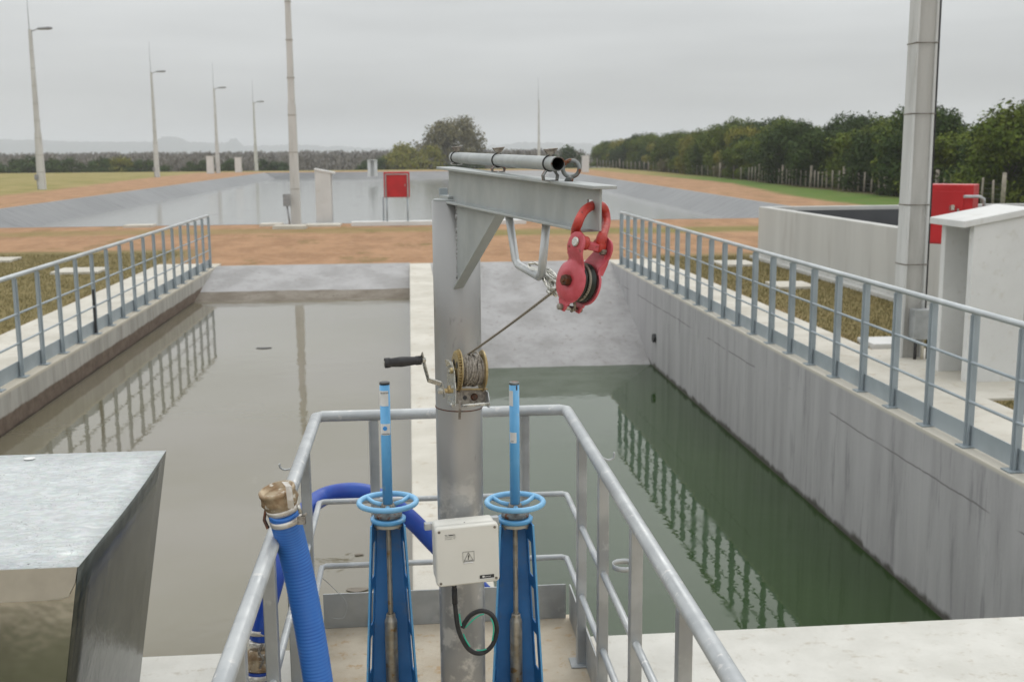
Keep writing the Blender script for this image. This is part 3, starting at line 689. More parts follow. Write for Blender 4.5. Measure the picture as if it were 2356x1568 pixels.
# big pole on the right
x, y = 5.44, 11.75
t = thing('concrete_pole', (x, y, 0), 'large H-section concrete pole with dark straps and a cable beside the right walkway', 'pole')
m_ = MB()
def hsec(z, s):
    a, b, c_, d = .128*s, .12*s, .030*s, .075
    return [V((x-a, y-b, z)), V((x-a+c_, y-b, z)), V((x-a+c_, y-d, z)), V((x+a-c_, y-d, z)), V((x+a-c_, y-b, z)), V((x+a, y-b, z)), V((x+a, y+b, z)), V((x-a, y+b, z))]
m_.loft([hsec(-.05, 1.0), hsec(10, .74)], 0, False); po = m_.build('pole', m_pole, t, bevel=.006)
m_ = MB(); a = .099
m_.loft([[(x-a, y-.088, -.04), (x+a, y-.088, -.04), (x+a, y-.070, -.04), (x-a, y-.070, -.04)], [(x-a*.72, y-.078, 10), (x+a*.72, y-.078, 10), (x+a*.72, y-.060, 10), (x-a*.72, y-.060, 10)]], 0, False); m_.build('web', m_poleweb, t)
for z_ in (1.02, 1.66, 2.62, 3.35, 4.1):
    s = 1-.028*z_; m_ = MB(); a, b = .131*s, .123*s
    m_.tube([(x-a, y-b, z_), (x+a, y-b, z_), (x+a, y+b, z_), (x-a, y+b, z_)], .007, 6, closed=True); m_.build('strap', m_nut, t)
m_ = MB(); m_.tube([(x+.152, y-.06, .35), (x+.142, y-.06, 3), (x+.118, y-.06, 9.5)], .018, 8); m_.build('cable', m_black, t)
m_ = MB(); m_.box(x-.06, x+.2, y-.27, y-.14, .22, .55); jb = m_.build('junction_box', m_galv, t, bevel=.01)
for dx in (0, .08, .14): m_ = MB(); m_.tube([(x+dx, y-.2, .25), (x+dx, y-.2, -.03)], .018, 8); m_.build('conduit', m_cream if dx == .08 else m_black, t)

# ================================================================ WHITE PILLARS (meter niches)
def niche(x, y, w_, d, h0, h1, label, face, cat='meter pillar', sc_=1.0):
    """hollow masonry pillar; face = side where the niche opens: '-x', '+x' or '-y'"""
    t = thing('meter_pillar', (x, y, 0), label, cat, 'white masonry meter pillars')
    m_ = MB(); th = .09 if face != '-y' else .3
    X0, X1, Y0, Y1 = x, x+w_, y, y+d
    if face == '-x':
        m_.box(X0, X1, Y0, Y0+th, -.03, h0); m_.box(X0, X1, Y1-th, Y1, -.03, h0); m_.box(X1-th, X1, Y0+th+.001, Y1-th-.001, -.03, h0)
    elif face == '+x':
        m_.box(X0, X1, Y0, Y0+th, -.03, h0); m_.box(X0, X1, Y1-th, Y1, -.03, h0); m_.box(X0, X0+th, Y0+th+.001, Y1-th-.001, -.03, h0)
    else:
        m_.box(X0, X0+th, Y0, Y1, -.03, h0); m_.box(X1-th, X1, Y0, Y1, -.03, h0); m_.box(X0+th+.001, X1-th-.001, Y1-th, Y1, -.03, h0)
    m_.build('body', m_white, t, bevel=.008)
    # sloped filler and cap
    m_ = MB(); e = .001
    za, zb = (h0, h1) if face == '-x' else ((h1, h0) if face == '+x' else (h0, h0))
    m_.add([(X0+e, Y0+e, h0-.01), (X1-e, Y0+e, h0-.01), (X1-e, Y1-e, h0-.01), (X0+e, Y1-e, h0-.01), (X0+e, Y0+e, za+.003), (X1-e, Y0+e, zb+.003), (X1-e, Y1-e, zb+.003), (X0+e, Y1-e, za+.003)],
           [(3, 2, 1, 0), (4, 5, 6, 7), (0, 1, 5, 4), (1, 2, 6, 5), (2, 3, 7, 6), (3, 0, 4, 7)]); m_.build('gable', m_white, t)
    m_ = MB(); ov = .12; ct = .07
    xa = X0-(ov if face == '-x' else .02); xb = X1+(ov if face == '+x' else .02)
    sl = (zb-za)/w_; z1 = za+(xa-X0)*sl; z2 = zb+(xb-X1)*sl; ya = Y0-(ov if face == '-y' else .03); yb = Y1+.03
    vs_ = [(xa, ya, z1), (xb, ya, z2), (xb, yb, z2), (xa, yb, z1)]
    m_.add([(a, b, c_+.004) for a, b, c_ in vs_]+[(a, b, c_+ct) for a, b, c_ in vs_], [(3, 2, 1, 0), (4, 5, 6, 7), (0, 1, 5, 4), (1, 2, 6, 5), (2, 3, 7, 6), (3, 0, 4, 7)]); m_.build('cap', m_white, t, bevel=.008)
    return t
niche(5.38, 10.31, .56, .66, 1.52, 1.62, 'large white masonry pillar with an open niche and sloping cap beside the right walkway', '-x')
p = at(728, 512, z=0); niche(p.x, p.y, .52, .6, 1.60, 1.70, 'plain white pillar with a cap sloping right, between the near lamp post and the red cabinet', '+x')
p = at(847, 405, z=0); niche(p.x, p.y-1, .95, .7, 1.55, 1.55, 'white pillar with a slit niche standing on the far bank of the pond', '-y')
p = at(476, 399, z=0); niche(p.x, p.y, .8, .7, 2.0, 2.0, 'small white pillar touching the third lamp post from the left', '+x')
p = at(541, 396, z=0); niche(p.x, p.y, .8, .7, 1.8, 1.8, 'small white pillar between the third and fourth lamp posts', '+x')
p = at(1340, 396, z=0); niche(p.x, p.y, .75, .7, 1.75, 1.75, 'small white pillar at the far right corner of the pond by the tree belt', '-x')

# ================================================================ RED CABINETS
def cabinet(x, y, ang, label, z0=.78, z1=1.58, wd=.74, dp=.3, fr=True):
    t = thing('fire_cabinet', (x, y, 0), label, 'cabinet', 'red cabinets on legs')
    c_, s_ = math.cos(ang), math.sin(ang); ax = V((c_, s_, 0)); ay = V((-s_, c_, 0)); o_ = V((x, y, 0))
    m_ = MB(); m_.obox(o_+EZ*(z0+z1)/2, ax, ay, EZ, wd/2, dp/2, (z1-z0)/2); m_.build('body', m_redcab, t, bevel=.012)
    m_ = MB(); m_.obox(o_+EZ*(z0+z1-.06)/2-ay*(dp/2+.008), ax, ay, EZ, wd/2-.1, .008, (z1-z0)/2-.05); d = m_.build('door', m_redcab, t, bevel=.004)
    m_ = MB(); m_.obox(o_+EZ*(z0+.38)-ay*(dp/2+.025)+ax*(wd/2-.15), ax, ay, EZ, .01, .012, .04); m_.build('handle', m_chrome, d)
    yy = -ay*(dp/2+.03); m_ = MB()
    if fr: m_.strip([o_+yy-ax*(wd/2-.06)+EZ*(z0-.0), o_+yy-ax*(wd/2-.06)+EZ*(z1-.07), o_+yy+ax*(wd/2-.06)+EZ*(z1-.07), o_+yy+ax*(wd/2-.06)+EZ*z0], ay*.03, .045); m_.build('frame', m_galv, t)
    for sx, sy in ((-1, -1), (1, -1), (-1.35, 1), (1, 1)):
        m_ = MB(); m_.tube([o_+ax*sx*(wd/2-.08)+ay*sy*(dp/2-.03)+EZ*(-.03), o_+ax*sx*(wd/2-.08)+ay*sy*(dp/2-.03)+EZ*(z0+.01)], .03, 8); m_.build('leg', m_railpaint, t)
    return t
p = at(915, 516, z=0); cabinet(p.x, p.y+.1, 0, 'red metal cabinet on thin legs on the near bank of the pond', .86, 1.66, .82)
ca = cabinet(6.33, 12.9, R(-38), 'red metal cabinet standing behind the large white pillar by the tank', 1.14, 1.84, .72, .34, fr=False)
m_ = MB(); b0 = at(2218, 452, Y=12.5); m_.tube([b0, at(2254, 452, Y=12.5), at(2264, 458, Y=12.5), at(2264, 480, Y=12.55)], .018, 8); m_.build('pipe', m_galv_light, ca)
ca2 = MB(); ca2.obox(at(2190, 478, Y=12.62), RT, FW, EZ, .02, .03, .03); ca2.build('latch', m_chrome, ca)

# ================================================================ CONCRETE TANK
t = thing('concrete_tank', (7.4, 14, 0), 'long low open concrete tank with a dark lined interior on the right', 'tank')
m_ = MB(); m_.box(7.40, 7.60, -2, 23.4, -.2, 1.07); m_.build('wall', m_tank, t, bevel=.012)
m_ = MB(); m_.box(7.602, 30, 23.2, 23.4, -.2, 1.07); m_.build('wall', m_tank, t, bevel=.012)
m_ = MB(); m_.box(7.604, 30, 23.185, 23.197, -.15, .99); m_.box(7.603, 7.615, -2, 23.18, -.15, .99); m_.build('lining', m_darkliner, t)
m_ = MB(); m_.box(7.62, 30, -2, 23.18, -.18, -.02); m_.build('floor', m_darkliner, t)
m_ = MB(); m_.box(7.26, 7.398, -2, 23.5, -.2, .03); m_.build('footing', m_tank, t)

# ================================================================ CONCRETE PADS
def pad(px, py, wx, wy, label, h=.05):
    p = at(px, py, z=0); m_ = MB(); m_.box(p.x-wx/2, p.x+wx/2, p.y-wy/2, p.y+wy/2, -.06, h-.03)
    tag(m_.build('concrete_pad', m_pale, bevel=.01), label, 'concrete pad', 'concrete pads set in the ground')
pad(185, 622, .9, .9, 'white square concrete pad in the grass behind the left handrail')
pad(-12, 597, .9, .8, 'white concrete pad in the grass cut by the left edge of the photo')
pad(1690, 605, .72, .9, 'farther white concrete pad in the grass behind the right handrail')
pad(1820, 655, .65, .8, 'nearer white concrete pad in the grass behind the right handrail')
pad(322, 520, .9, .7, 'low pale pad on the near pond bank above the left handrail', .08)
pad(625, 517, .7, .7, 'small pale pad just left of the near middle lamp post', .08)
pad(668, 523, 1.0, .8, 'pale concrete foot under the near middle lamp post', .1)
pad(745, 517, 1.1, .9, 'pale concrete foot under the plain white pillar', .06)
p0 = at(808, 518, z=0); m_ = MB(); m_.box(p0.x, p0.x+5.6, p0.y, p0.y+.5, -.05, .10)
tag(m_.build('concrete_kerb', m_white, bevel=.01), 'long pale concrete kerb at the water edge behind the red cabinet legs', 'kerb')
m_ = MB(); m_.box(5.3, 5.9, 12.3, 12.8, -.05, .04); tag(m_.build('concrete_pad', m_white, bevel=.01), 'small white kerb stone behind the foot of the large concrete pole', 'concrete pad', 'concrete pads set in the ground')
# pipe outlet in right wall
p = at(1508, 777, x=XR); o_ = MB(); o_.cyl((XR-.05, p.y, p.z), (XR+.02, p.y, p.z), .075, .075, 20)
tag(o_.build('drain_outlet', m_black), 'black round drain pipe end poking from the grey wall at the far corner', 'pipe')
# floating scraps
m_ = MB(); c_ = at(607, 800, z=-.40)
m_.prism([c_+V((math.cos(a)*.11, math.sin(a)*.05*(1+.3*math.sin(3*a)), 0)) for a in [k*.5 for k in range(12)]], (0, 0, .004)); tag(m_.build('floating_leaf', m_black), 'small dark scrap floating on the brown water', 'debris')
for i, (px, py, s) in enumerate(((822, 1355, 1.0), (760, 1302, .55), (826, 1275, .45))):
    c_ = at(px, py, z=-.4); m_ = MB(); m_.prism([c_+V((math.cos(a)*.07*s, math.sin(a)*.035*s*(1+.3*math.sin(3*a+i)), 0)) for a in [k*.52 for k in range(12)]], (0, 0, .003))
    tag(m_.build('floating_leaf', m_slope2), ['largest grey scum patch floating behind the platform rail', 'left small scum spot floating behind the platform rail', 'upper right scum spot floating behind the platform rail'][i], 'debris', 'scum patches on the brown water')

# ================================================================ CHANNEL HANDRAILS
def handrail(x, y0, y1, step, label, side):
    t = thing('handrail', (x, (y0+y1)/2, 0), label, 'handrail', 'steel handrails along the basins')
    m_ = MB(); m_.tube([(x, y0, 1.05), (x, y1, 1.05), ], .024, 12); m_.build('top_rail', m_railtop, t)
    for z_ in (.66, .36): m_ = MB(); m_.tube([(x, y0, z_), (x, y1, z_)], .0125, 8); m_.build('mid_rail', m_railpaint, t)
    m_ = MB(); m_.box(x-.004+side*.03, x+.004+side*.03, y0, y1, .015, .17); m_.build('toe_board', m_railpaint, t)
    y = y1-.012; first = None; k = 0
    while y > y0:
        m_ = MB(); hh = 1.04
        m_.box(x-.008, x+.008, y-.022, y+.022, .01, hh); m_.box(x-.025, x+.05 if side > 0 else x+.025, y-.004, y+.004, .012, hh-.02)
        m_.box(x-.06, x+.06, y-.06, y+.06, .006, .016)
        if first is None: first = m_.build('post', m_railpaint, t); fy = y
        else:
            c = first.copy(); sc.collection.objects.link(c); c.parent = t; c.matrix_parent_inverse = first.matrix_parent_inverse.copy(); c.location.y = y-fy
            if side < 0 and k == 12: m2 = MB(); m2.box(x-.012, x+.012, y-.026, y+.026, .02, .58); m2.build('black_sleeve', m_black, t)
        y -= step; k += 1
    return t
handrail(4.2, 3.2, 22.2, .677, 'long blue grey handrail with three rails on the right wall above the green water', 1)
handrail(-4.02, 3.5, 22.95, .70, 'long blue grey handrail on the low left wall above the brown water', -1)

# ================================================================ PLATFORM GUARDRAIL
GX0, GX1, GY = -.452, .712, 5.10
t = thing('guardrail', (.1, 5.1, 0), 'galvanised tube guardrail boxing in the hoist platform in front', 'guardrail')
m_ = MB(); m_.tube([(GX0, .6, 1.055), (GX0, GY-.03, 1.055), (GX0+.03, GY, 1.055), (GX1-.03, GY, 1.055), (GX1, GY-.03, 1.055), (GX1, .6, 1.055)], .0255, 16); m_.build('top_rail', m_galv_light, t)
for z_ in (.645, .33):
    m_ = MB(); m_.tube([(GX0, .6, z_), (GX0, GY-.02, z_), (GX0+.02, GY, z_), (GX1-.02, GY, z_), (GX1, GY-.02, z_), (GX1, .6, z_)], .0135, 10); m_.build('mid_rail', m_galv_light, t)
m_ = MB(); m_.box(GX0, GX1, GY+.012, GY+.020, .014, .185); m_.build('toe_board', m_galv, t)
m_ = MB(); m_.box(GX1+.016, GX1+.023, .6, GY+.011, .014, .185); m_.build('toe_board', m_galv, t)
m_ = MB(); m_.box(GX0-.023, GX0-.016, .6, GY+.011, .014, .185); m_.build('toe_board', m_galv, t)
def gpost(x, y, along):
    m_ = MB()
    if along == 'x': m_.box(x-.022, x+.022, y-.006, y+.006, .01, 1.04); m_.box(x-.022, x-.016, y-.03, y-.0061, .01, 1.035)
    else:
        s = 1 if x > 0 else -1
        m_.box(x-.020, x+.020, y-.022, y+.022, .01, 1.035)
    m_.box(x-.05, x+.05, y-.05, y+.05, .013, .02)
    m_.cyl((x-.03, y-.055, .016), (x-.03, y-.055, .05), .008, .008, 8) if False else None
    return m_.build('post', m_galv, t, bevel=.004)
for x in (-.19, .515): gpost(x, GY, 'x')
for y in (4.52, 3.92, 3.30, 2.68): gpost(GX0, y, 'y')
for y in (4.62, 4.08, 3.45, 2.80): gpost(GX1, y, 'y')
m_ = MB(); p = V((GX1+.07, 4.0, .70)); m_.lathe(p, EZ, [(-.010, .046), (.010, .046)], 28, cap=False); m_.build('strap_ring', m_galv_light, t, solid=.003)
for (pts, Y_) in (([(668, 1078), (655, 1080), (645, 1075), (643, 1066)], 4.6), ([(1385, 1052), (1400, 1058), (1412, 1052), (1413, 1040)], 4.5)):
    m_ = MB(); m_.tube(catmull([at(a, b, Y=Y_) for a, b in pts], 5), .0045, 8); m_.build('hook', m_galv_light, t)
wr = MB(); wr.tube(catmull([at(738, 1325, Y=5.0), at(765, 1350, Y=5.08), at(797, 1385, Y=5.08), at(790, 1420, Y=5.06), at(762, 1420, Y=5.06)], 6), .0014, 6); wr.build('loose_wire', m_galv, t)

# ================================================================ HOIST DAVIT
PYc = 4.03; pc = at(1050, 560, Y=PYc); PXc = pc.x; PR = .0855
ztop = at(1020, 464, Y=PYc-.08).z
hoist = thing('davit_hoist', (PXc, PYc, 0), 'grey steel post crane with an I-beam arm in the centre of the photo', 'hoist')
m_ = MB(); m_.lathe((PXc, PYc, 0), EZ, [(0, PR), (.4, PR), (.8, PR), (1.2, PR), (1.6, PR), (ztop, PR)], 48); m_.build('post', m_post, hoist)
m_ = MB(); m_.lathe((PXc, PYc, 0), EZ, [(.012, .15), (.03, .15)], 32); m_.build('base_plate', m_galv, hoist)
A = at(1034, 425, Y=4.02); B = at(1382, 482, Y=2.86); NZ = None
D_ = (B-A); BL = D_.length; D_.normalize(); S_ = D_.cross(EZ).normalized(); NZ = S_.cross(D_).normalized()
bh = .122; z0 = -bh/2; z1 = bh/2
def bp(s, side, z): return A+D_*s+S_*side+NZ*z
m_ = MB()
def bbox(s0, s1, h0, h1, th): m_.obox(bp((s0+s1)/2, 0, (h0+h1)/2), D_, S_, NZ, (s1-s0)/2, th/2, (h1-h0)/2)
bbox(0, BL-.075, z0+.006, z1-.007, .006)
bbox(BL-.075, BL-.042, z0+.006, z0+.052, .006); bbox(BL-.075, BL-.042, z0+.083, z1-.007, .006)
bbox(BL-.042, BL, z0+.006, z1-.007, .006)
wb_ = m_.build('web', m_beam, hoist)
m_ = MB(); m_.obox(bp(BL/2-.01, 0, z1-.0035), D_, S_, NZ, BL/2+.035, .034, .0045); m_.build('top_flange', m_beam, hoist, bevel=.002)
m_ = MB(); m_.obox(bp((BL-.05)/2, 0, z0+.003), D_, S_, NZ, (BL-.05)/2, .034, .004); m_.build('bottom_flange', m_beam, hoist, bevel=.002)
# gusset
def on_beam(px):
    best = None
    for k in range(200):
        s = BL*k/199; q_ = M.transposed() @ (bp(s, 0, z0)-C0); x_ = CX+F*q_.x/-q_.z
        if best is None or abs(x_-px) < best[0]: best = (abs(x_-px), s)
    return best[1]
sg0 = PR*.9-V((A.x-PXc, A.y-PYc, 0)).dot(D_)
sg1 = on_beam(1152)
gz = at(1062, 658, Y=3.93).z-A.z
m_ = MB(); m_.prism([bp(sg0-.02, 0, z0-.001), bp(sg1-.012, 0, z0-.001), bp(sg0+.025, 0, gz+.01), bp(sg0-.02, 0, gz)], S_*.006); m_.build('gusset', m_beam, hoist)
m_ = MB(); a_ = bp(sg1, 0, z0-.002); b_ = bp(sg0+.012, 0, gz-.006)
m_.strip([a_, b_], S_*.036, .007); m_.build('gusset_edge', m_beam, hoist)
m_ = MB(); r_ = random.Random(4)
zz = gz-.02
while zz < z0:
    m_.lathe(bp(sg0+.008, -.004, zz), NZ, [(0, .009+r_.uniform(-.002, .003)), (.02, .010+r_.uniform(-.002, .003))], 8); zz += .016
m_.build('weld_bead', m_post, hoist)
# top cap plate and pin
m_ = MB(); m_.lathe((PXc, PYc, ztop-.001), EZ, [(0, PR*.93), (.008, PR*.93)], 40); m_.obox(V((PXc, PYc, ztop+.012)), D_, S_, EZ, .05, .045, .006); m_.build('cap_plate', m_beam, hoist)
m_ = MB(); q_ = at(1020, 450, Y=4.12); m_.box(q_.x-.015, q_.x+.015, 4.1, 4.13, ztop-.01, at(1020, 433, Y=4.12).z); m_.build('stop_lug', m_railpaint, hoist)
# U handle of bent bar
sa, sb_ = on_beam(1170), on_beam(1258)
ua, ub_ = bp(sa, 0, z0), bp(sb_, 0, z0)
U1 = at(1186, 606, Y=ua.y); U2 = at(1246, 640, Y=ub_.y)
m_ = MB(); m_.tube([ua, U1+EZ*.012, U1+(U2-U1)*.12, U2-(U2-U1)*.1, U2+EZ*.012, ub_], .0122, 14); m_.build('handle_bar', m_galv_light, hoist)
# eye bolt
se = on_beam(1300); ec = at(1314, 388, Y=bp(se, 0, 0).y)
m_ = MB(); m_.torus(ec, FW+RT*.15, .0225, .0058, 32, 12); m_.tube([bp(se+.02, .0, z1), ec-EZ*.024], [.012, .008], 12); m_.build('eye_bolt', m_rustgrey, hoist)
# pipe lying along the beam in clamps
pn = at(1284, 377, Y=3.02); pf = at(1044, 362, Y=4.28)
pd = (pn-pf).normalized()
pipe = thing('steel_pipe', ((pn+pf)/2), 'grey open ended steel pipe clamped along the top of the hoist beam', 'pipe')
m_ = MB(); m_.tube([pf, pn], .0195, 28, cap=False); pi_ = m_.build('tube', m_beam, pipe)
m_ = MB(); m_.tube([pf, pn], .0170, 28, cap=False); m_.build('bore', m_black, pipe)  # inner wall coloured black for the shade inside the pipe
m_ = MB(); m_.lathe(pn, pd, [(-.004, .0170), (0, .0172), (0, .0195), (-.004, .0197)], 28, cap=False); m_.build('rim', m_rustgrey, pipe)
m_ = MB(); m_.lathe(pf, pd, [(0, .0195), (-.006, .016)], 24); m_.build('end_cap', m_beam, pipe)
for i, px in enumerate((1050, 1146, 1266)):
    tt = [0.03, .50, .87][i]; tt = (at(px, 365, Y=3.6)-C0); 
    best = min(((abs((CX+F*(M.transposed() @ (pf+(pn-pf)*k/200-C0)).x/-(M.transposed() @ (pf+(pn-pf)*k/200-C0)).z)-px), k/200) for k in range(201)))[1]
    c = pf+(pn-pf)*best
    cl_ = thing('pipe_clamp', c, ['far pipe clamp with wing bolt near the hoist post', 'middle pipe clamp with wing bolt on the hoist beam', 'rusty near pipe clamp with wing bolt beside the eye bolt'][i], 'pipe clamp', 'pipe clamps on the hoist beam')
    side = pd.cross(EZ).normalized(); upn = side.cross(pd).normalized()
    m_ = MB(); m_.torus(c, pd, .0212, .0022, 36, 8); m_.build('band', m_black, cl_)
    fz = bp((c-A).dot(D_), 0, z1).z+.002; dz = c.z-fz
    m_ = MB()
    for sg in (-1, 1):
        m_.strip([c+side*sg*.012-EZ*.019, c+side*sg*.021-EZ*(.019+(dz-.019)*.5), V(((c+side*sg*.019).x, (c+side*sg*.019).y, fz)), V(((c+side*sg*.004).x, (c+side*sg*.004).y, fz-.001))], pd*.022, .003)
    m_.build('saddle', m_rustgrey if i else m_galv, cl_)
    m_ = MB(); tz = c+upn*.024
    m_.prism([tz+side*-.009, tz+side*.009, tz+side*.020+upn*.015, tz-side*.020+upn*.015], pd*.010)
    m_.cyl(tz-upn*.006, tz+upn*.008, .0055, .0055, 10); m_.prism([tz+side*.004+upn*.012, tz-side*.020+upn*.0152, tz-side*.020+upn*.018, tz+side*.004+upn*.016], pd*.022); m_.build('wing_bolt', m_nut, cl_, solid=0, bevel=.0015)

# ================================================================ SNATCH BLOCK
PO = at(1331, 649, Y=2.86)
Ab = (RT*.80+FW*.59-UP*.10).normalized(); Vb = (RT*.30-FW*.25+UP*.92); Vb = (Vb-Ab*Vb.dot(Ab)).normalized(); Ub = Vb.cross(Ab).normalized()
if Ub.dot(FW) > 0: Ub = -Ub
def pb(a, u, v): return PO+Ab*a+Ub*u+Vb*v
blk = thing('snatch_block', PO, 'faded red snatch block pulley hanging from the beam end', 'pulley')
def cheek(sgn, name):
    RB = .058; n_v, n_u = 40, 14; vs_ = []; fs_ = []
    def hw(v):
        if v < -.057: return max(.004, .017-.35*abs(v+.066)) if v < -.062 else .022
        body = math.sqrt(max(0, RB*RB-v*v)) if v < .045 else 0
        neck = .032 if v < .098 else math.sqrt(max(0, 1-((v-.098)/.0318)**2))*.032
        if v < .03: return max(body, .012)
        if v < .052: t_ = (v-.03)/.022; t_ = t_*t_*(3-2*t_); return body*(1-t_)+.032*t_ if v < .045 else .0495*(1-t_)+.032*t_
        return neck
    v0, v1 = -.080, .1298
    for j in range(n_v+1):
        v = v0+(v1-v0)*j/n_v; h_ = hw(v)
        fl = .0
        if v > .04: t_ = min(1, (v-.04)/.05); fl = .022*t_*t_*(3-2*t_)
        for i in range(n_u+1):
            u = -h_+2*h_*i/n_u; rr = math.hypot(u, v)
            dome = .012*max(0, 1-(rr/.054)**2)**.6 if rr < .054 else 0
            dish = -.008*max(0, 1-(rr/.024)**2) if rr < .024 else 0
            vs_.append(pb(sgn*(.025+fl+dome+dish), u, v))
    for j in range(n_v):
        for i in range(n_u): a = j*(n_u+1)+i; fs_.append((a, a+1, a+n_u+2, a+n_u+1))
    m_ = MB(); m_.add(vs_, fs_, 0, True); return m_.build(name, m_pink, blk, solid=.0055, bevel=.0012)
cheek(-1, 'side_plate'); cheek(1, 'side_plate')
m_ = MB(); m_.lathe(PO, Ab, [(-.019, .020), (-.019, .052), (-.013, .052), (-.006, .045), (.006, .045), (.013, .052), (.019, .052), (.019, .02)], 56); m_.build('sheave', m_darkgreen, blk)
m_ = MB(); m_.lathe(pb(-.031, 0, 0), Ab, [(-.021, .0120), (-.020, .0150), (.004, .0150)], 6, smooth=False); m_.lathe(pb(-.031, 0, 0), Ab, [(-.025, .007), (-.020, .008)], 16); m_.build('axle_nut', m_rust, blk, bevel=.001)
for sg in (-1, 1):
    m_ = MB(); m_.lathe(pb(sg*.0500, 0, .103), Ab*sg, [(-.004, .0115), (.004, .0125), (.006, .0105)], 28); m_.build('top_bolt', m_chrome, blk)
    m_ = MB(); m_.lathe(pb(sg*.030, 0, -.072), Ab*sg, [(-.003, .0085), (.008, .0085), (.010, .006)], 8, smooth=False); m_.build('bottom_bolt', m_nut, blk)
m_ = MB(); m_.lathe(pb(.036, .012, .094), -Ab, [(-.004, .010), (.008, .010), (.010, .007)], 6, smooth=False); m_.build('cotter_bolt', m_nut, blk)
m_ = MB(); m_.cyl(pb(-.028, 0, -.072), pb(.028, 0, -.072), .0065, .0065, 16); m_.build('bottom_pin', m_chrome, blk)
m_ = MB(); m_.obox(pb(.004, .004, .100), Ab, Ub, Vb, .026, .010, .0095); m_.build('crosshead', m_pink, blk, bevel=.003)
m_ = MB(); m_.cyl(pb(-.047, 0, .103), pb(.047, 0, .103), .008, .008, 16); m_.build('top_pin', m_redpaint, blk)
# second red plate edge behind left cheek
m_ = MB(); m_.strip([pb(-.034, -.040, .112), pb(-.032, -.043, .085), pb(-.026, -.040, .060)], Ab*.010, .006); m_.build('stiffener', m_redpaint, blk); m_ = MB(); m_.strip([pb(.048, .018, .088), pb(.046, .022, .06), pb(.032, .034, .035)], Ab*.018, .004); m_.build('stiffener', m_redpaint, blk)
# shackle
shk = thing('shackle', PO+Vb*.14, 'thick orange red bow shackle through the beam end hole', 'shackle')
sp = [pb(-.023, .0, .104), at(1325, 535, Y=2.870), at(1330, 513, Y=2.840), at(1338, 495, Y=2.855), at(1350, 480, Y=2.875), at(1371, 471, Y=2.920), at(1387, 477, Y=2.955), at(1393, 491, Y=2.965), at(1394, 513, Y=2.945), pb(.030, -.004, .128), pb(.029, 0, .105)]
sp2 = catmull(sp, 6); m_ = MB(); m_.tube(sp2, [.0122+(.002 if (i < 7 or i > len(sp2)-8) else 0) for i in range(len(sp2))], 16); m_.build('bow', m_bowred, shk)
for sg in (-1, 1):
    m_ = MB(); m_.lathe(pb(sg*.027, 0, .104), Ab, [(-.011, .014), (-.009, .018), (.009, .018), (.011, .014)], 24); m_.build('eye', m_bowred, shk)
# web hole dark chip
# wire rope
GC = at(1055, 852, Y=3.80)
Aw = (RT*.962+FW*.27).normalized(); Ww = (RT*.25-FW*.95); Ww = (Ww-Aw*Ww.dot(Aw)); Ww.z = Ww.z*1; Ww.normalize(); Uw = Aw.cross(Ww).normalized()
if Uw.z < 0: Uw = -Uw
def wp(a, w_, u): return GC+Aw*a+Ww*w_+Uw*u
rope = thing('wire_rope', wp(.03, 0, .06), 'thin grey wire rope running from the winch up to the pulley', 'wire rope')
st = wp(.035, -.01, .055)
arc = []
for k in range(0, 19):
    a = math.pi*1.02-(math.pi*1.5)*k/18; arc.append(pb(0, math.cos(a)*.048, math.sin(a)*.048))
rp = [st, pb(0, -.0485, -.015)]
m_ = MB(); n_ = 40
m_.tube([st+(rp[1]-st)*i/n_-EZ*.004*math.sin(math.pi*i/n_) for i in range(n_+1)]+arc[1:]+[pb(0, .016, -.058), pb(.006, .010, -.073), pb(.010, -.002, -.080)], .0040, 10); m_.build('line', m_laid, rope)
# tackle clip between handle and block
clip = thing('rope_tackle', at(1260, 640, Y=3.2), 'shiny zinc cable clips and thimble hooked over the bent bar beside the pulley', 'rope fitting')
def cpt(cx, cy, Y_): return at((1150+cx/5.2267)/1.0217, (450+cy/5.2267)/1.0217, Y=Y_)
def link_(c0, c1, Y0, Y1, wdt, r, name='link', mat=m_chrome, tilt=0):
    a_, b_ = cpt(*c0, Y0), cpt(*c1, Y1); ax = (b_-a_); L = ax.length; ax.normalize(); nn = (FW+ax.cross(FW)*tilt); nn = (nn-ax*nn.dot(ax)).normalized()
    m_ = MB(); m_.torus((a_+b_)/2, nn, 1, r, 32, 10, u=ax, sx=L/2, sy=wdt/2); m_.build(name, mat, clip)
m_ = MB(); m_.strip([cpt(475, 905, 3.28), cpt(520, 945, 3.27), cpt(600, 965, 3.26), cpt(650, 1030, 3.24)], UP*.012+FW*.004, .005); m_.tube([cpt(478, 885, 3.27), cpt(560, 880, 3.27), cpt(620, 905, 3.27)], .0045, 10); m_.build('clip_body', m_chrome, clip)
link_((650, 1010), (790, 1180), 3.24, 3.16, .020, .0042, tilt=.6); link_((700, 980), (845, 1110), 3.25, 3.13, .018, .004, tilt=-.5)
link_((740, 1100), (850, 1230), 3.18, 3.10, .022, .0044, tilt=.2); link_((680, 1050), (760, 1200), 3.22, 3.16, .018, .004, tilt=-1)
link_((700, 960), (830, 1060), 3.27, 3.2, .02, .0035, tilt=1.5)
m_ = MB(); m_.cyl(cpt(720, 1215, 3.14), cpt(765, 1260, 3.12), .006, .006, 8); m_.cyl(cpt(790, 1250, 3.13), cpt(825, 1275, 3.12), .006, .006, 8); m_.tube(catmull([cpt(740, 1210, 3.14), cpt(800, 1190, 3.1), cpt(850, 1200, 3.08)], 4), .006, 8); m_.build('clamp_bolt', m_chrome, clip)
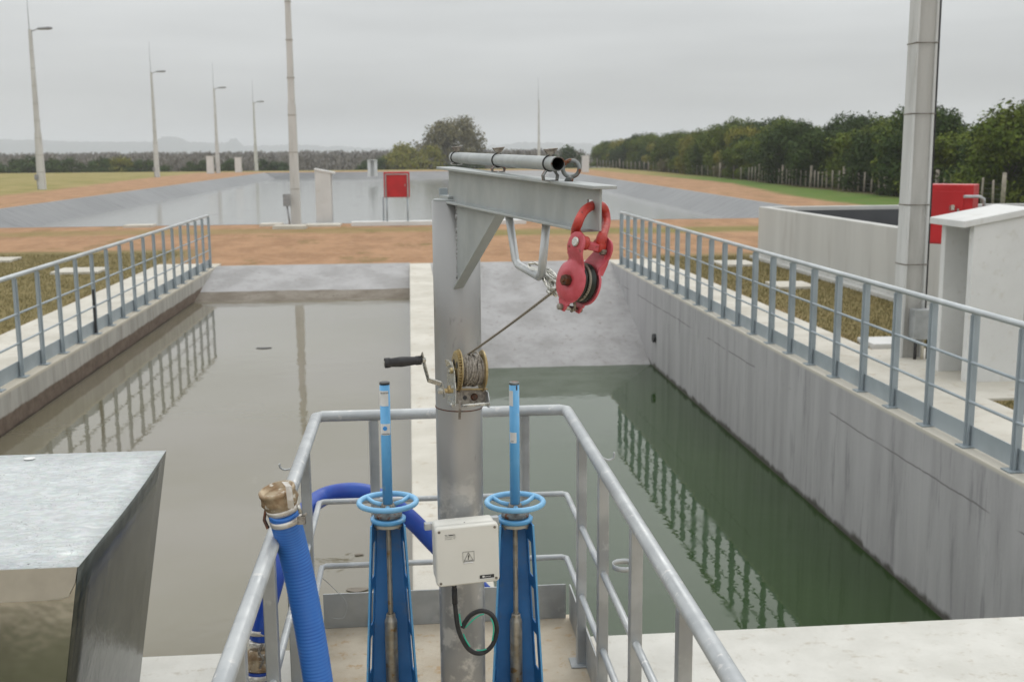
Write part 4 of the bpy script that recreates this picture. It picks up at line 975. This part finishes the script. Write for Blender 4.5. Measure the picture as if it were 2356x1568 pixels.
m_ = MB(); m_.tube(catmull([cpt(640, 985, 3.26), cpt(720, 1080, 3.2), cpt(820, 1220, 3.1), cpt(900, 1335, 3.02)], 6), .0042, 10); m_.tube(catmull([cpt(800, 1180, 3.1), cpt(870, 1260, 3.05), cpt(905, 1345, 3.02)], 6), .0036, 10); m_.build('sling', m_chrome, clip)

# ================================================================ WINCH
wn = thing('hand_winch', wp(.05, -.05, -.06), 'hand winch with gold gear and full rope drum bolted to the post', 'winch')
m_ = MB(); m_.lathe(GC, Aw, [(-.003, .074), (.001, .075), (.0015, .02)], 64, cap=True); m_.build('gear_flange', m_gold, wn)
m_ = MB(); nT = 40; ring = []
for k in range(nT*4):
    a = 2*math.pi*k/(nT*4); rr = .069 if k % 4 in (0, 1) else .060; ring.append((math.cos(a)*rr, math.sin(a)*rr))
m_.loft([[wp(z_, x_, y_) for x_, y_ in ring] for z_ in (-.012, -.0031)], 0, False); m_.build('gear', m_gold, wn)
for k in range(4):
    a = .6+k*math.pi/2; m_ = MB(); m_.cyl(wp(-.0135, math.cos(a)*.034, math.sin(a)*.034), wp(-.0122, math.cos(a)*.034, math.sin(a)*.034), .012, .012, 20); m_.build('gear_hole', m_black, wn)  # solid black discs, the dark of the gear holes put into colour
m_ = MB(); m_.cyl(wp(-.03, 0, 0), wp(.10, 0, 0), .010, .010, 16); m_.build('drum_shaft', m_gold, wn)
m_ = MB(); m_.cyl(wp(.003, 0, 0), wp(.080, 0, 0), .043, .045, 32); m_.build('drum_core', m_rope, wn)
m_ = MB(); m_.lathe(wp(.083, 0, -.001), Aw, [(-.003, .070), (.002, .073), (.008, .060), (.012, .035), (.013, .02)], 48); m_.build('drum_flange', m_gold, wn)
m_ = MB(); r_ = random.Random(9)
for k in range(15):
    a0 = .006+.0050*k; tl = V(Aw)+Uw*r_.uniform(-.10, .10)+Ww*r_.uniform(-.12, .12)
    m_.torus(wp(a0, 0, 0), tl, .0475+r_.uniform(-.001, .002), .0034, 40, 8)
for k in range(7):
    a0 = .020+.0072*k; tl = V(Aw)+Uw*r_.uniform(-.22, .22)+Ww*r_.choice((-1, 1))*r_.uniform(.2, .42)
    m_.torus(wp(a0, 0, 0), tl, .0525+r_.uniform(-.001, .002), .0034, 40, 8)
m_.tube(catmull([wp(.045, .01, .052), wp(.052, .02, .064), wp(.062, .03, .058), wp(.066, .045, .03)], 6), .003, 8)
m_.build('wound_rope', m_rope, wn)
# frame
m_ = MB(); m_.prism([wp(-.020, -.085, .035), wp(-.020, -.01, .030), wp(-.020, .025, .0), wp(-.020, .045, -.06), wp(-.020, .045, -.122), wp(-.020, -.085, -.122)], Aw*.004)
m_.prism([wp(-.0285, -.09, .038), wp(-.0245, -.045, .036), wp(-.0215, -.012, .02), wp(-.0285, -.06, .01)], Aw*.003); m_.build('side_plate', m_chrome, wn, bevel=.001)
m_ = MB(); m_.prism([wp(.098, -.085, -.055), wp(.098, .03, -.075), wp(.098, .045, -.10), wp(.098, .045, -.128), wp(.098, -.085, -.115)], Aw*.004); m_.build('side_plate', m_galv, wn, bevel=.001)
m_ = MB(); m_.obox(wp(.040, .0, -.090), Aw, Ww, Uw, .057, .002, .024); m_.build('back_plate', m_nut, wn)
m_ = MB(); m_.obox(wp(.040, .012, -.064), Aw, Ww, Uw, .057, .014, .002); m_.build('shelf', m_gold, wn)
m_ = MB(); m_.cyl(wp(.022, .002, -.094), wp(.022, .0032, -.094), .0075, .0075, 18); m_.build('hole', m_black, wn)  # black disc painted as the shaded hole, plate is not pierced
m_ = MB(); m_.lathe(wp(.055, .002, -.092), Ww, [(0, .013), (.002, .013), (.0025, .009), (.010, .009)], 24); m_.build('mount_bolt', m_rust, wn)
m_ = MB(); m_.cyl(wp(.0, .043, -.118), wp(.100, .043, -.113), .0062, .0062, 16); m_.build('tie_rod', m_chrome, wn)
m_ = MB(); m_.strip([wp(-.006, .045, -.098), wp(-.006, .048, -.13), wp(-.006, .040, -.165)], Aw*.009+Ww*.002, .006); m_.build('pawl', m_nut, wn)
for w_, u_ in ((-.02, -.005), (.01, -.118), (-.01, -.06)):
    m_ = MB(); m_.lathe(wp(-.022, w_, u_), -Aw, [(0, .008), (.006, .008), (.009, .005)], 6, smooth=False); m_.build('bolt', m_chrome, wn)
def hp(cx, cy, Y_): return at((880+cx/7.128)/1.0217, (780+cy/7.128)/1.0217, Y=Y_)
h0, h1, h2, h3 = hp(792, 385, 3.70), hp(905, 800, 3.71), hp(1120, 870, 3.72), hp(1180, 1085, 3.73)
m_ = MB(); wvv = (UP*.55-FW*.5+RT*.1)*.030
m_.strip([h0+UP*.004, h0+(h1-h0)*.5, h1, h2, h2+(h3-h2)*.4, h3], UP*.014-FW*.016+RT*.006, .0055); cr = m_.build('crank_arm', m_chrome, wn, bevel=.001)
m_ = MB(); g0, g1 = hp(170, 520, 3.68), hp(785, 472, 3.70); gd = (g1-g0); gl_ = gd.length
m_.lathe(g0, gd, [(0, .0155), (.002, .0172), (.018, .0172), (.020, .0145), (gl_*.45, .0175), (gl_*.83, .0138), (gl_*.86, .0155), (gl_, .0152)], 28); m_.build('grip', m_black, wn)
m_ = MB(); m_.lathe(g1+gd.normalized()*.004, gd, [(0, .010), (.010, .009), (.012, .005)], 6, smooth=False); m_.build('grip_bolt', m_chrome, wn)
m_ = MB(); m_.lathe(g0, -gd, [(0, .008), (.002, .007)], 12); m_.build('grip_end', m_chrome, wn)
sc_ = hp(1100, 985, 3.73); m_ = MB(); m_.lathe(sc_, Aw, [(-.008, .010), (.004, .0125), (.010, .0125)], 6, smooth=False); m_.build('crank_nut', m_chrome, wn)
m_ = MB(); m_.cyl(sc_, sc_+Aw*.045, .008, .008, 16); m_.lathe(hp(1250, 960, 3.74), Aw, [(-.004, .014), (.004, .014)], 20); m_.build('crank_shaft', m_gold, wn)
# steel band round the post under the winch
m_ = MB(); bz = at(1050, 947, Y=3.94).z; m_.torus((PXc, PYc, bz), EZ+EX*.03, PR+.0005, .002, 48, 6); m_.build('post_strap', m_rust, wn)

# ================================================================ ELECTRICAL BOX
bc = at(1073, 1270, Y=3.80)
ry = R(7.5); bx = (EX*math.cos(ry)+EY*math.sin(ry)); bx = (bx+EZ*.018).normalized(); by = EZ.cross(bx).normalized(); bz_ = bx.cross(by).normalized()
# by points away from the camera
BW, BH, BD = .1135, .1085, .045
eb = thing('junction_box', bc, 'white plastic electrical junction box with a danger triangle on the hoist post', 'electrical box')
def bxp(a, d, z_): return bc+bx*a+by*d+bz_*z_
def rrect(hw, hh, r, d, n=6):
    o = []
    for (sx, sz, a0) in ((1, 1, 0), (-1, 1, 90), (-1, -1, 180), (1, -1, 270)):
        for k in range(n+1):
            a = R(a0+90*k/n); o.append(bxp(sx*(hw-r)+math.cos(a)*r, d, sz*(hh-r)+math.sin(a)*r))
    return o
m_ = MB(); m_.loft([rrect(BW-.004, BH-.004, .012, d) for d in (.004, BD+.035)], 0, True); m_.build('body', m_whitebox, eb, bevel=.002)
m_ = MB(); m_.loft([rrect(BW-.006, BH-.006, .012, -.030), rrect(BW-.001, BH-.001, .014, -.026), rrect(BW, BH, .014, -.02), rrect(BW, BH, .014, .002)][::1], 0, True); lid = m_.build('lid', m_whitebox, eb)
for sx, sz in ((-1, 1), (1, 1), (-1, -1), (1, -1)):
    m_ = MB(); m_.lathe(bxp(sx*(BW-.014), -.0305, sz*(BH-.014)), -by, [(-.001, .0048), (.001, .0048)], 16); m_.lathe(bxp(sx*(BW-.014), -.0316, sz*(BH-.014)), -by, [(0, .003), (.0008, .003)], 6); m_.build('screw', m_nut, lid)
dz_ = -.0312
def sq(cx_, cz, hw, hh, mat, name, th=.0008, d=dz_): m_ = MB(); m_.obox(bxp(cx_, d, cz), bx, by, bz_, hw, th/2, hh); return m_.build(name, mat, lid)
# warning triangle sticker
m_ = MB(); cx_, cz = .002, -.004
m_.tube([bxp(cx_-.020, dz_, cz-.018), bxp(cx_+.020, dz_, cz-.018), bxp(cx_+.020, dz_, cz+.018), bxp(cx_-.020, dz_, cz+.018)], .0007, 5, closed=True)
T3 = [(-.016, -.0145), (.016, -.0145), (0, .014)]
m_.tube([bxp(cx_+a, dz_, cz+b) for a, b in T3], .0011, 5, closed=True)
m_.prism([bxp(cx_+a, dz_, cz+b) for a, b in ((.0015, .007), (-.003, -.001), (-.0002, -.001), (-.002, -.008), (-.0035, -.007), (-.0005, -.0125), (.001, -.0068), (-.0005, -.0072), (.0035, .0012), (.0006, .0012), (.0035, .007))], by*.0008)
m_.build('danger_sign', m_ink, lid)
m_ = MB(); m_.tube(catmull([bxp(cx_-.017, dz_+.002, cz-.024), bxp(cx_, dz_+.0015, cz-.022), bxp(cx_+.017, dz_+.002, cz-.024)], 5), .003, 8); m_.build('sticker_lift', m_label, lid)
text_mesh('lid_print', 'TC. 9MM/32', bxp(-.080, dz_, .078), bx, bz_, .0072, m_ink, lid, bold=.02)
text_mesh('lid_print', 'CONTROL PTAR', bxp(-.080, dz_, .0715), bx, bz_, .0054, m_greyink, lid)
text_mesh('lid_print', 'ET. BOMBA  PTE', bxp(-.080, dz_, .0655), bx, bz_, .0052, m_greyink, lid)
sq(.066, -.0845, .026, .0062, m_ink, 'name_plate')
sq(.066, -.0925, .026, .0014, m_label, 'name_plate_edge', .003)
m_ = MB(); m_.prism([bxp(.0535+math.cos(a)*.0048, dz_-.0008, -.0838+math.sin(a)*.0036) for a in [k*.5236 for k in range(12)]], by*.0006); m_.build('logo_mark', m_label, lid)
text_mesh('name_text', 'enrod', bxp(.0585, dz_-.0006, -.0868), bx, bz_, .0082, m_label, lid, shear=.35, bold=.01)
m_ = MB(); m_.obox(bxp(0, BD+.037, .083), bx, by, bz_, BW+.022, .012, .0125); m_.build('mounting_bar', m_galv_light, eb, bevel=.002)
for a_, mt in ((-.045, m_whitebox), (.048, m_whitebox)):
    m_ = MB(); m_.lathe(bxp(a_, .022, -BH+.006), -bz_, [(0, .013), (.014, .013), (.016, .010), (.022, .010)], 12, smooth=False); m_.build('cable_gland', mt, eb)
m_ = MB(); m_.lathe(bxp(.0, .02, BH-.0045), bz_, [(0, .003), (.001, .003)], 12); m_.build('screw_hole', m_ink, eb)  # dark disc stands in for the shade in a screw hole
# cable
cab = thing('cable_loop', bxp(-.045, .0, -BH-.05), 'black insulated cable hanging in a loop with a green wire under the junction box', 'cable')
def kp(cx, cy, Y_): return at((1000+cx/7.84)/1.0217, (1360+cy/7.84)/1.0217, Y=Y_)
pts = [(530, 120, 3.84), (535, 230, 3.84), (545, 450, 3.84), (575, 750, 3.84), (615, 950, 3.84), (690, 1130, 3.85), (800, 1290, 3.86), (940, 1365, 3.87), (1090, 1345, 3.87), (1230, 1220, 3.87), (1305, 1020, 3.87), (1310, 850, 3.87), (1250, 690, 3.87), (1130, 600, 3.87), (990, 590, 3.87), (840, 660, 3.875), (740, 780, 3.875), (680, 900, 3.87)]
m_ = MB(); cpts = catmull([kp(*a) for a in pts], 5); m_.tube(cpts, .0085, 14); m_.tube([cpts[3], cpts[10]], .0102, 14); m_.build('sheath', m_black, cab)
for seg in ([(625, 640, 3.835), (640, 760, 3.835), (662, 860, 3.83)], [(700, 1010, 3.85), (745, 1120, 3.85), (820, 1240, 3.85)], [(940, 1305, 3.86), (1040, 1310, 3.86), (1125, 1285, 3.86)], [(1232, 1130, 3.86), (1255, 980, 3.86), (1250, 830, 3.86), (1205, 720, 3.86)], [(1080, 645, 3.86), (1000, 665, 3.86), (880, 750, 3.86), (735, 895, 3.86)]):
    m_ = MB(); m_.tube(catmull([kp(*a) for a in seg], 5), .0026, 8); m_.build('earth_wire', m_green, cab)

# ================================================================ VALVE PEDESTALS
def valve(px, py, Yv, label, stickers):
    wc = at(px, py, Y=Yv); x, y, zw = wc
    t = thing('valve_pedestal', (x, y, 0), label, 'valve', 'blue valve pedestals with handwheels')
    m_ = MB(); m_.torus(wc, EZ, .111, .011, 56, 14)
    for a in (R(38), R(142), R(270)):
        e = V((math.cos(a), math.sin(a), 0)); m_.tube([wc+e*.026-EZ*.016, wc+e*.07-EZ*.013, wc+e*.108], [.010, .008, .010], 10)
    hw_ = m_.build('handwheel', m_wheelblue, t)
    m_ = MB(); m_.lathe(wc-EZ*.03, EZ, [(0, .030), (.012, .030), (.018, .026), (.024, .024)], 24); m_.build('hub', m_nut, hw_)
    zt = at(px, 880, Y=Yv).z
    m_ = MB(); m_.lathe((x, y, 0), EZ, [(zw-.02, .0195), (zt, .0195)], 28); tb = m_.build('stem_cover', m_lightblue, t)
    m_ = MB(); m_.lathe((x, y, 0), EZ, [(zt-.006, .0200), (zt+.003, .0198)], 28); m_.build('tube_cap', m_ink if stickers == 0 else m_rustgrey, tb)
    def wrap(z_a, z_b, a0, a1, mat, name):
        m2 = MB(); n_ = 10; rr = .0199
        for k in range(n_):
            aa, ab = a0+(a1-a0)*k/n_, a0+(a1-a0)*(k+1)/n_
            P_ = lambda a, z_: (x+rr*math.sin(a), y-rr*math.cos(a), z_)
            m2.add([P_(aa, z_a), P_(ab, z_a), P_(ab, z_b), P_(aa, z_b)], [(0, 1, 2, 3)], 0, True)
        return m2.build(name, mat, tb)
    zz = lambda q_: at(px, q_, Y=Yv-.02).z
    if stickers == 0:
        wrap(zz(934), zz(899), -1.35, .75, m_label, 'sticker'); wrap(zz(1001), zz(975), -1.3, 1.1, m_label, 'sticker')
        text_mesh('sticker_text', 'BELGICAST', (x-.0165, y-.0212, zz(905)), EX, EZ, .0065, m_ink, tb, bold=.02)
        text_mesh('sticker_text', 'TECNOPAVI', (x-.0165, y-.0212, zz(999)), EX, EZ, .0066, m_ink, tb, bold=.02)
        m2 = MB(); c2 = V((x-.002, y-.0208, zz(985))); m2.prism([c2+V((math.cos(k*.4)*.0085, 0, math.sin(k*.4)*.0085)) for k in range(16)], (0, .0012, 0)); m2.build('sticker_logo', m_blueink, tb)
    else:
        wrap(zz(934), zz(899), -1.5, -.35, m_label, 'sticker'); wrap(zz(1019), zz(995), -1.2, .3, m_label, 'sticker')
        text_mesh('sticker_text', 'AVI', (x-.016, y-.0200, zz(1016)), EX, EZ, .0066, m_ink, tb, bold=.02)
        m2 = MB(); m2.obox(V((x+.008, y-.0188, zz(892))), EX, EY, EZ, .0025, .001, .009); m2.build('paint_chip', m_rust, tb)
    # yoke: tapered channel open to the camera side
    z0_, z1_ = .0, zw-.075
    def wd(z_): return .107-(.043)*(z_/z1_)
    dpb = .055
    m_ = MB(); n_ = 2
    m_.add([(x-wd(z0_)+.020, y+dpb, z0_), (x+wd(z0_)-.020, y+dpb, z0_), (x+wd(z1_)-.020, y+dpb, z1_), (x-wd(z1_)+.020, y+dpb, z1_)], [(0, 1, 2, 3)])
    m_.build('back_plate', m_midblue, t, solid=.004)
    for sg in (-1, 1):
        m_ = MB()
        def q_(z_, f):   # f 0 at back, 1 at front
            return V((x+sg*((wd(z_)-.020)+f*.020), y+dpb+.002-f*.12, z_))
        def quad(za, zb, f0, f1, mi=0): m_.add([q_(za, f0), q_(za, f1), q_(zb, f1), q_(zb, f0)], [(0, 1, 2, 3)], mi)
        zs = [z0_]; top_ = z1_-.085
        slots = [(top_-.145, top_), (top_-.34, top_-.195), (top_-.54, top_-.39)]
        cuts = sorted([c for s_ in slots for c in s_])
        quad(z0_, z1_, 0, .24); quad(z0_, z1_, .66, 1.0, 0)
        prev = z0_
        for k in range(0, len(cuts), 2): quad(prev, max(0.001, cuts[k]), .24, .66); prev = cuts[k+1]
        quad(prev, z1_, .24, .66)
        m_.build('side_flange', m_midblue, t, solid=.004)
        m_ = MB(); m_.strip([q_(z0_, 1.02), q_(z1_, 1.02)], V((.007, 0, 0)), .008); m_.build('flange_edge', m_lightblue, t)
    m_ = MB(); m_.lathe((x, y, z1_), EZ, [(-.002, .068), (.012, .070), (.014, .060)], 36); m_.build('top_plate', m_lightblue, t)
    m_ = MB(); m_.lathe((x, y, z1_-.020), EZ, [(0, .056), (.016, .056)], 36); m_.build('gasket', m_cream, t)
    for sx in (-.042, .042): m_ = MB(); m_.lathe((x+sx, y-.03, z1_-.026), EZ, [(0, .007), (.01, .007)], 6, smooth=False); m_.build('bolt', m_nut, t)
    m_ = MB(); m_.lathe((x, y, z1_+.015), EZ, [(0, .050), (.004, .055), (.014, .055), (.018, .048), (.028, .044)], 36); m_.build('bearing_ring', m_rustgrey, t)
    zc = at(px+8, 1412, Y=Yv).z
    m_ = MB(); prof = []; zq = zc
    while zq < z1_: prof += [(zq, .0105), (zq+.003, .0095)]; zq += .006
    m_.lathe((x, y, 0), EZ, prof, 16); m_.build('threaded_stem', m_steelrod, t)
    m_ = MB(); m_.lathe((x, y, 0), EZ, [(0, .0255), (zc-.03, .0250), (zc-.022, .0235), (zc-.015, .020), (zc, .0185), (zc+.004, .017)], 24); m_.build('stem_sleeve', m_steelrod, t)
    return t
valve(892, 1154, 4.24, 'left blue valve pedestal with a handwheel and white stickers on its tube', 0)
valve(1185, 1154, 4.24, 'right blue valve pedestal with a handwheel, partly behind the white box', 1)

# ================================================================ HOSES
def hose(t, name, pts, r, mat, pitch=.0075, depth=.0016, n=10, mat2=None):
    cp = catmull(pts, n)
    L = [0]
    for i in range(1, len(cp)): L.append(L[-1]+(cp[i]-cp[i-1]).length)
    out_ = []; rr = []; s = 0; j = 0; k = 0
    while s < L[-1]:
        while L[j+1] < s: j += 1
        f = (s-L[j])/(L[j+1]-L[j]); out_.append(cp[j].lerp(cp[j+1], f)); rr.append(r+(depth if k % 2 else 0)); s += pitch/1.0*.5*1.0; k += 1
    m_ = MB(); m_.tube(out_, rr, 24, smooth=True)
    if mat2:
        for q_ in range(len(m_.f)): m_.mi[q_] = 1 if (q_//24) % 2 == 0 else 0
    return m_.build(name, [mat, mat2] if mat2 else mat, t), out_
h1t = thing('suction_hose', at(660, 1200, Y=3.62), 'thick ribbed blue hose leaning over the left side of the guardrail in front', 'hose', None)
hp_ = [at(651, 1172, Y=3.36), at(658, 1200, Y=3.38), at(671, 1250, Y=3.41), at(690, 1330, Y=3.42), at(712, 1445, Y=3.41), at(732, 1568, Y=3.40), at(752, 1720, Y=3.38), at(762, 1800, Y=3.37)]
hs, path = hose(h1t, 'hose_body', hp_, .0460, m_hose, .0115, .0020, mat2=m_hoseg)
c0 = at(651, 1172, Y=3.37); ctop = at(636, 1124, Y=3.36); cd = (ctop-c0)
cdl = cd.length; cdn = cd.normalized()
m_ = MB(); m_.lathe(c0, cd, [(cdl*.12, .048), (cdl*.3, .052), (cdl*.45, .0575), (cdl*.48, .059), (cdl*.62, .056), (cdl*.8, .054), (cdl*.86, .057), (cdl*1.0, .0565), (cdl*1.02, .050), (cdl*.8, .043)], 40); cpl = m_.build('coupling', m_brass, h1t)
for (px, py) in ((650, 1168), (658, 1193)):
    bc_ = at(px, py, Y=3.37); m_ = MB(); m_.lathe(bc_, cd, [(-.009, .0487), (-.009, .0507), (.009, .0507), (.009, .0487)], 40); m_.build('clamp_band', m_band, h1t)
m_ = MB(); lv = at(664, 1110, Y=3.32); m_.strip([at(655, 1108, Y=3.32), at(664, 1118, Y=3.31), at(668, 1150, Y=3.30), at(670, 1168, Y=3.30)], RT*.018, .006); m_.build('cam_lever', m_band, cpl)
m_ = MB(); m_.strip([at(612, 1170, Y=3.37), at(608, 1195, Y=3.36), at(617, 1215, Y=3.35)], FW*.02, .006); m_.build('cam_lever', m_rust, cpl)
m_ = MB(); m_.cyl(at(692, 1190, Y=3.32), at(706, 1180, Y=3.32), .004, .004, 8); m_.obox(at(694, 1196, Y=3.32), RT, UP, FW, .012, .012, .01); m_.build('clamp_screw', m_nut, h1t)
m_ = MB(); m_.cyl(at(686, 1160, Y=3.31), at(692, 1180, Y=3.31), .006, .006, 8); m_.build('clamp_screw', m_chrome, h1t)

h2t = thing('discharge_hose', at(800, 1130, Y=5.25), 'dark blue hose arching over the front mid rail behind the left handwheel', 'hose', None)
hp2 = [at(597, 1470, Y=4.55), at(606, 1425, Y=4.56), at(622, 1365, Y=4.6), at(650, 1275, Y=4.72), at(688, 1195, Y=4.95), at(735, 1147, Y=5.22), at(790, 1131, Y=5.26), at(845, 1134, Y=5.26), at(900, 1158, Y=5.26), at(950, 1198, Y=5.26), at(1000, 1250, Y=5.27), at(1070, 1320, Y=5.27), at(1140, 1388, Y=5.28), at(1200, 1450, Y=5.30), at(1260, 1530, Y=5.32), at(1300, 1700, Y=5.34)]
hose(h2t, 'hose_body', hp2, .0425, m_hose2, .012, .0012, 10)
e0 = at(597, 1470, Y=4.55); e1 = at(590, 1600, Y=4.50); ed = e1-e0
for py in (1453, 1478): m_ = MB(); m_.lathe(at(597, py, Y=4.553), ed, [(-.010, .0440), (-.010, .0460), (.010, .0460), (.010, .0440)], 32); m_.build('clamp_band', m_band, h2t)
m_ = MB(); m_.lathe(at(596, 1492, Y=4.548), ed, [(0, .040), (.005, .047), (.03, .049), (.06, .047), (.075, .052), (.085, .052), (.09, .045)], 32); m_.build('coupling', m_brass, h2t)
m_ = MB(); m_.lathe(at(593, 1545, Y=4.53), ed, [(-.004, .046), (.008, .046), (.012, .0435), (.14, .0435)], 32, ); m_.build('lower_hose', m_hose2, h2t)
m_ = MB(); m_.lathe(at(592, 1556, Y=4.525), ed, [(-.010, .0460), (.012, .0460)], 32); m_.build('clamp_band', m_band, h2t)
m_ = MB(); m_.tube(catmull([at(604, 1480, Y=4.49), at(596, 1500, Y=4.48), at(606, 1515, Y=4.48), at(598, 1535, Y=4.49)], 5), .006, 8); m_.build('cam_lever', m_nut, h2t)

# ================================================================ SHEET METAL HOOD
zt = 1.10
P1 = at(180, 1303, z=zt); P2 = at(382, 1036, z=zt)
xr = (P1.x+P2.x)/2; y0_, y1_ = P1.y, P2.y; xl = xr-1.6
hd = thing('sheet_metal_hood', (xl+.7, (y0_+y1_)/2, 0), 'galvanised sheet metal hood with a scratched top at the lower left', 'metal hood')
mid = [V((P1.x+(P2.x-P1.x)*t_+.012*math.sin(math.pi*t_), y0_+(y1_-y0_)*t_, zt)) for t_ in [k/8 for k in range(9)]]
m_ = MB(); ys_t = [m2.y for m2 in mid]
vs_ = []; fs_ = []; nx = 14
for j, e in enumerate(mid):
    for i in range(nx+1):
        f = i/nx; x_ = xl+(e.x-xl)*f; vs_.append((x_, e.y, zt+.004*math.sin(f*5+j*.5)*(1-abs(2*j/8-1))*(1 if 0 < i < nx else 0)))
for j in range(8):
    for i in range(nx): a = j*(nx+1)+i; fs_.append((a, a+1, a+nx+2, a+nx+1))
m_.add(vs_, fs_, 0, True); m_.build('top_sheet', m_sheet, hd, solid=.002)
# side sheet, leaning inwards, slightly bowed
m_ = MB(); vs_ = []; fs_ = []; nz_ = 8
for j, e in enumerate(mid):
    for k in range(nz_+1):
        f = k/nz_; zd = zt-.0015-f*1.05
        lean = .165*(zt-zd)
        vs_.append((e.x-lean-.010*math.sin(math.pi*j/8)*math.sin(math.pi*f), e.y-.015*f*j/8, zd))
for j in range(8):
    for k in range(nz_): a = j*(nz_+1)+k; fs_.append((a, a+1, a+nz_+2, a+nz_+1))
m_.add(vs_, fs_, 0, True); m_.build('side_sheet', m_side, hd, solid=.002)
m_ = MB(); x1_ = P1.x-.165*1.05
m_.add([(xl, y0_+.001, zt-.002), (P1.x-.002, y0_+.001, zt-.002), (x1_-.002, y0_+.001, zt-1.05), (xl, y0_+.001, zt-1.05)], [(0, 3, 2, 1)]); m_.build('front_sheet', m_front, hd, solid=.002)
# folded lip with a torn end, standing 4 mm proud
m_ = MB(); m_.add([(xl, y0_-.004, zt+.001), (P1.x-.001, y0_-.004, zt+.001), (P1.x-.010, y0_-.008, zt-.045), (P1.x-.030, y0_-.010, zt-.083), (P1.x-.050, y0_-.010, zt-.090), (P1.x-.1, y0_-.010, zt-.092), (xl, y0_-.010, zt-.094)], [(6, 5, 4, 3, 2, 1, 0)]); m_.build('folded_lip', m_lip, hd, solid=.0016)
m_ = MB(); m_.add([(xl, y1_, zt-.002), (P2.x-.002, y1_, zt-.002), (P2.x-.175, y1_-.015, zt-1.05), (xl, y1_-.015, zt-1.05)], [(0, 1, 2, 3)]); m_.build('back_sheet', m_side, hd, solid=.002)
m_ = MB(); sp_ = at(68, 1055, z=zt+.003); m_.prism([sp_+V((math.cos(k*.5)*.022, math.sin(k*.5)*.02, .002)) for k in range(12)], (0, 0, .001)); m_.build('round_sticker', m_label, hd)

# ================================================================ HAZE
hz = MB(); hz.box(-4000, 4000, -300, 3300, -6, 50); q = NT('haze_air')
q.t.nodes.remove(q.b); pv = q.n('ShaderNodeVolumePrincipled'); pv.inputs['Color'].default_value = (.93, .96, 1, 1); pv.inputs['Density'].default_value = .0005; pv.inputs['Anisotropy'].default_value = .2
q.l(pv.outputs[0], q.o.inputs['Volume'])
tag(hz.build('haze', q.m), 'thin grey haze in the air over the far land', 'haze', kind='stuff')
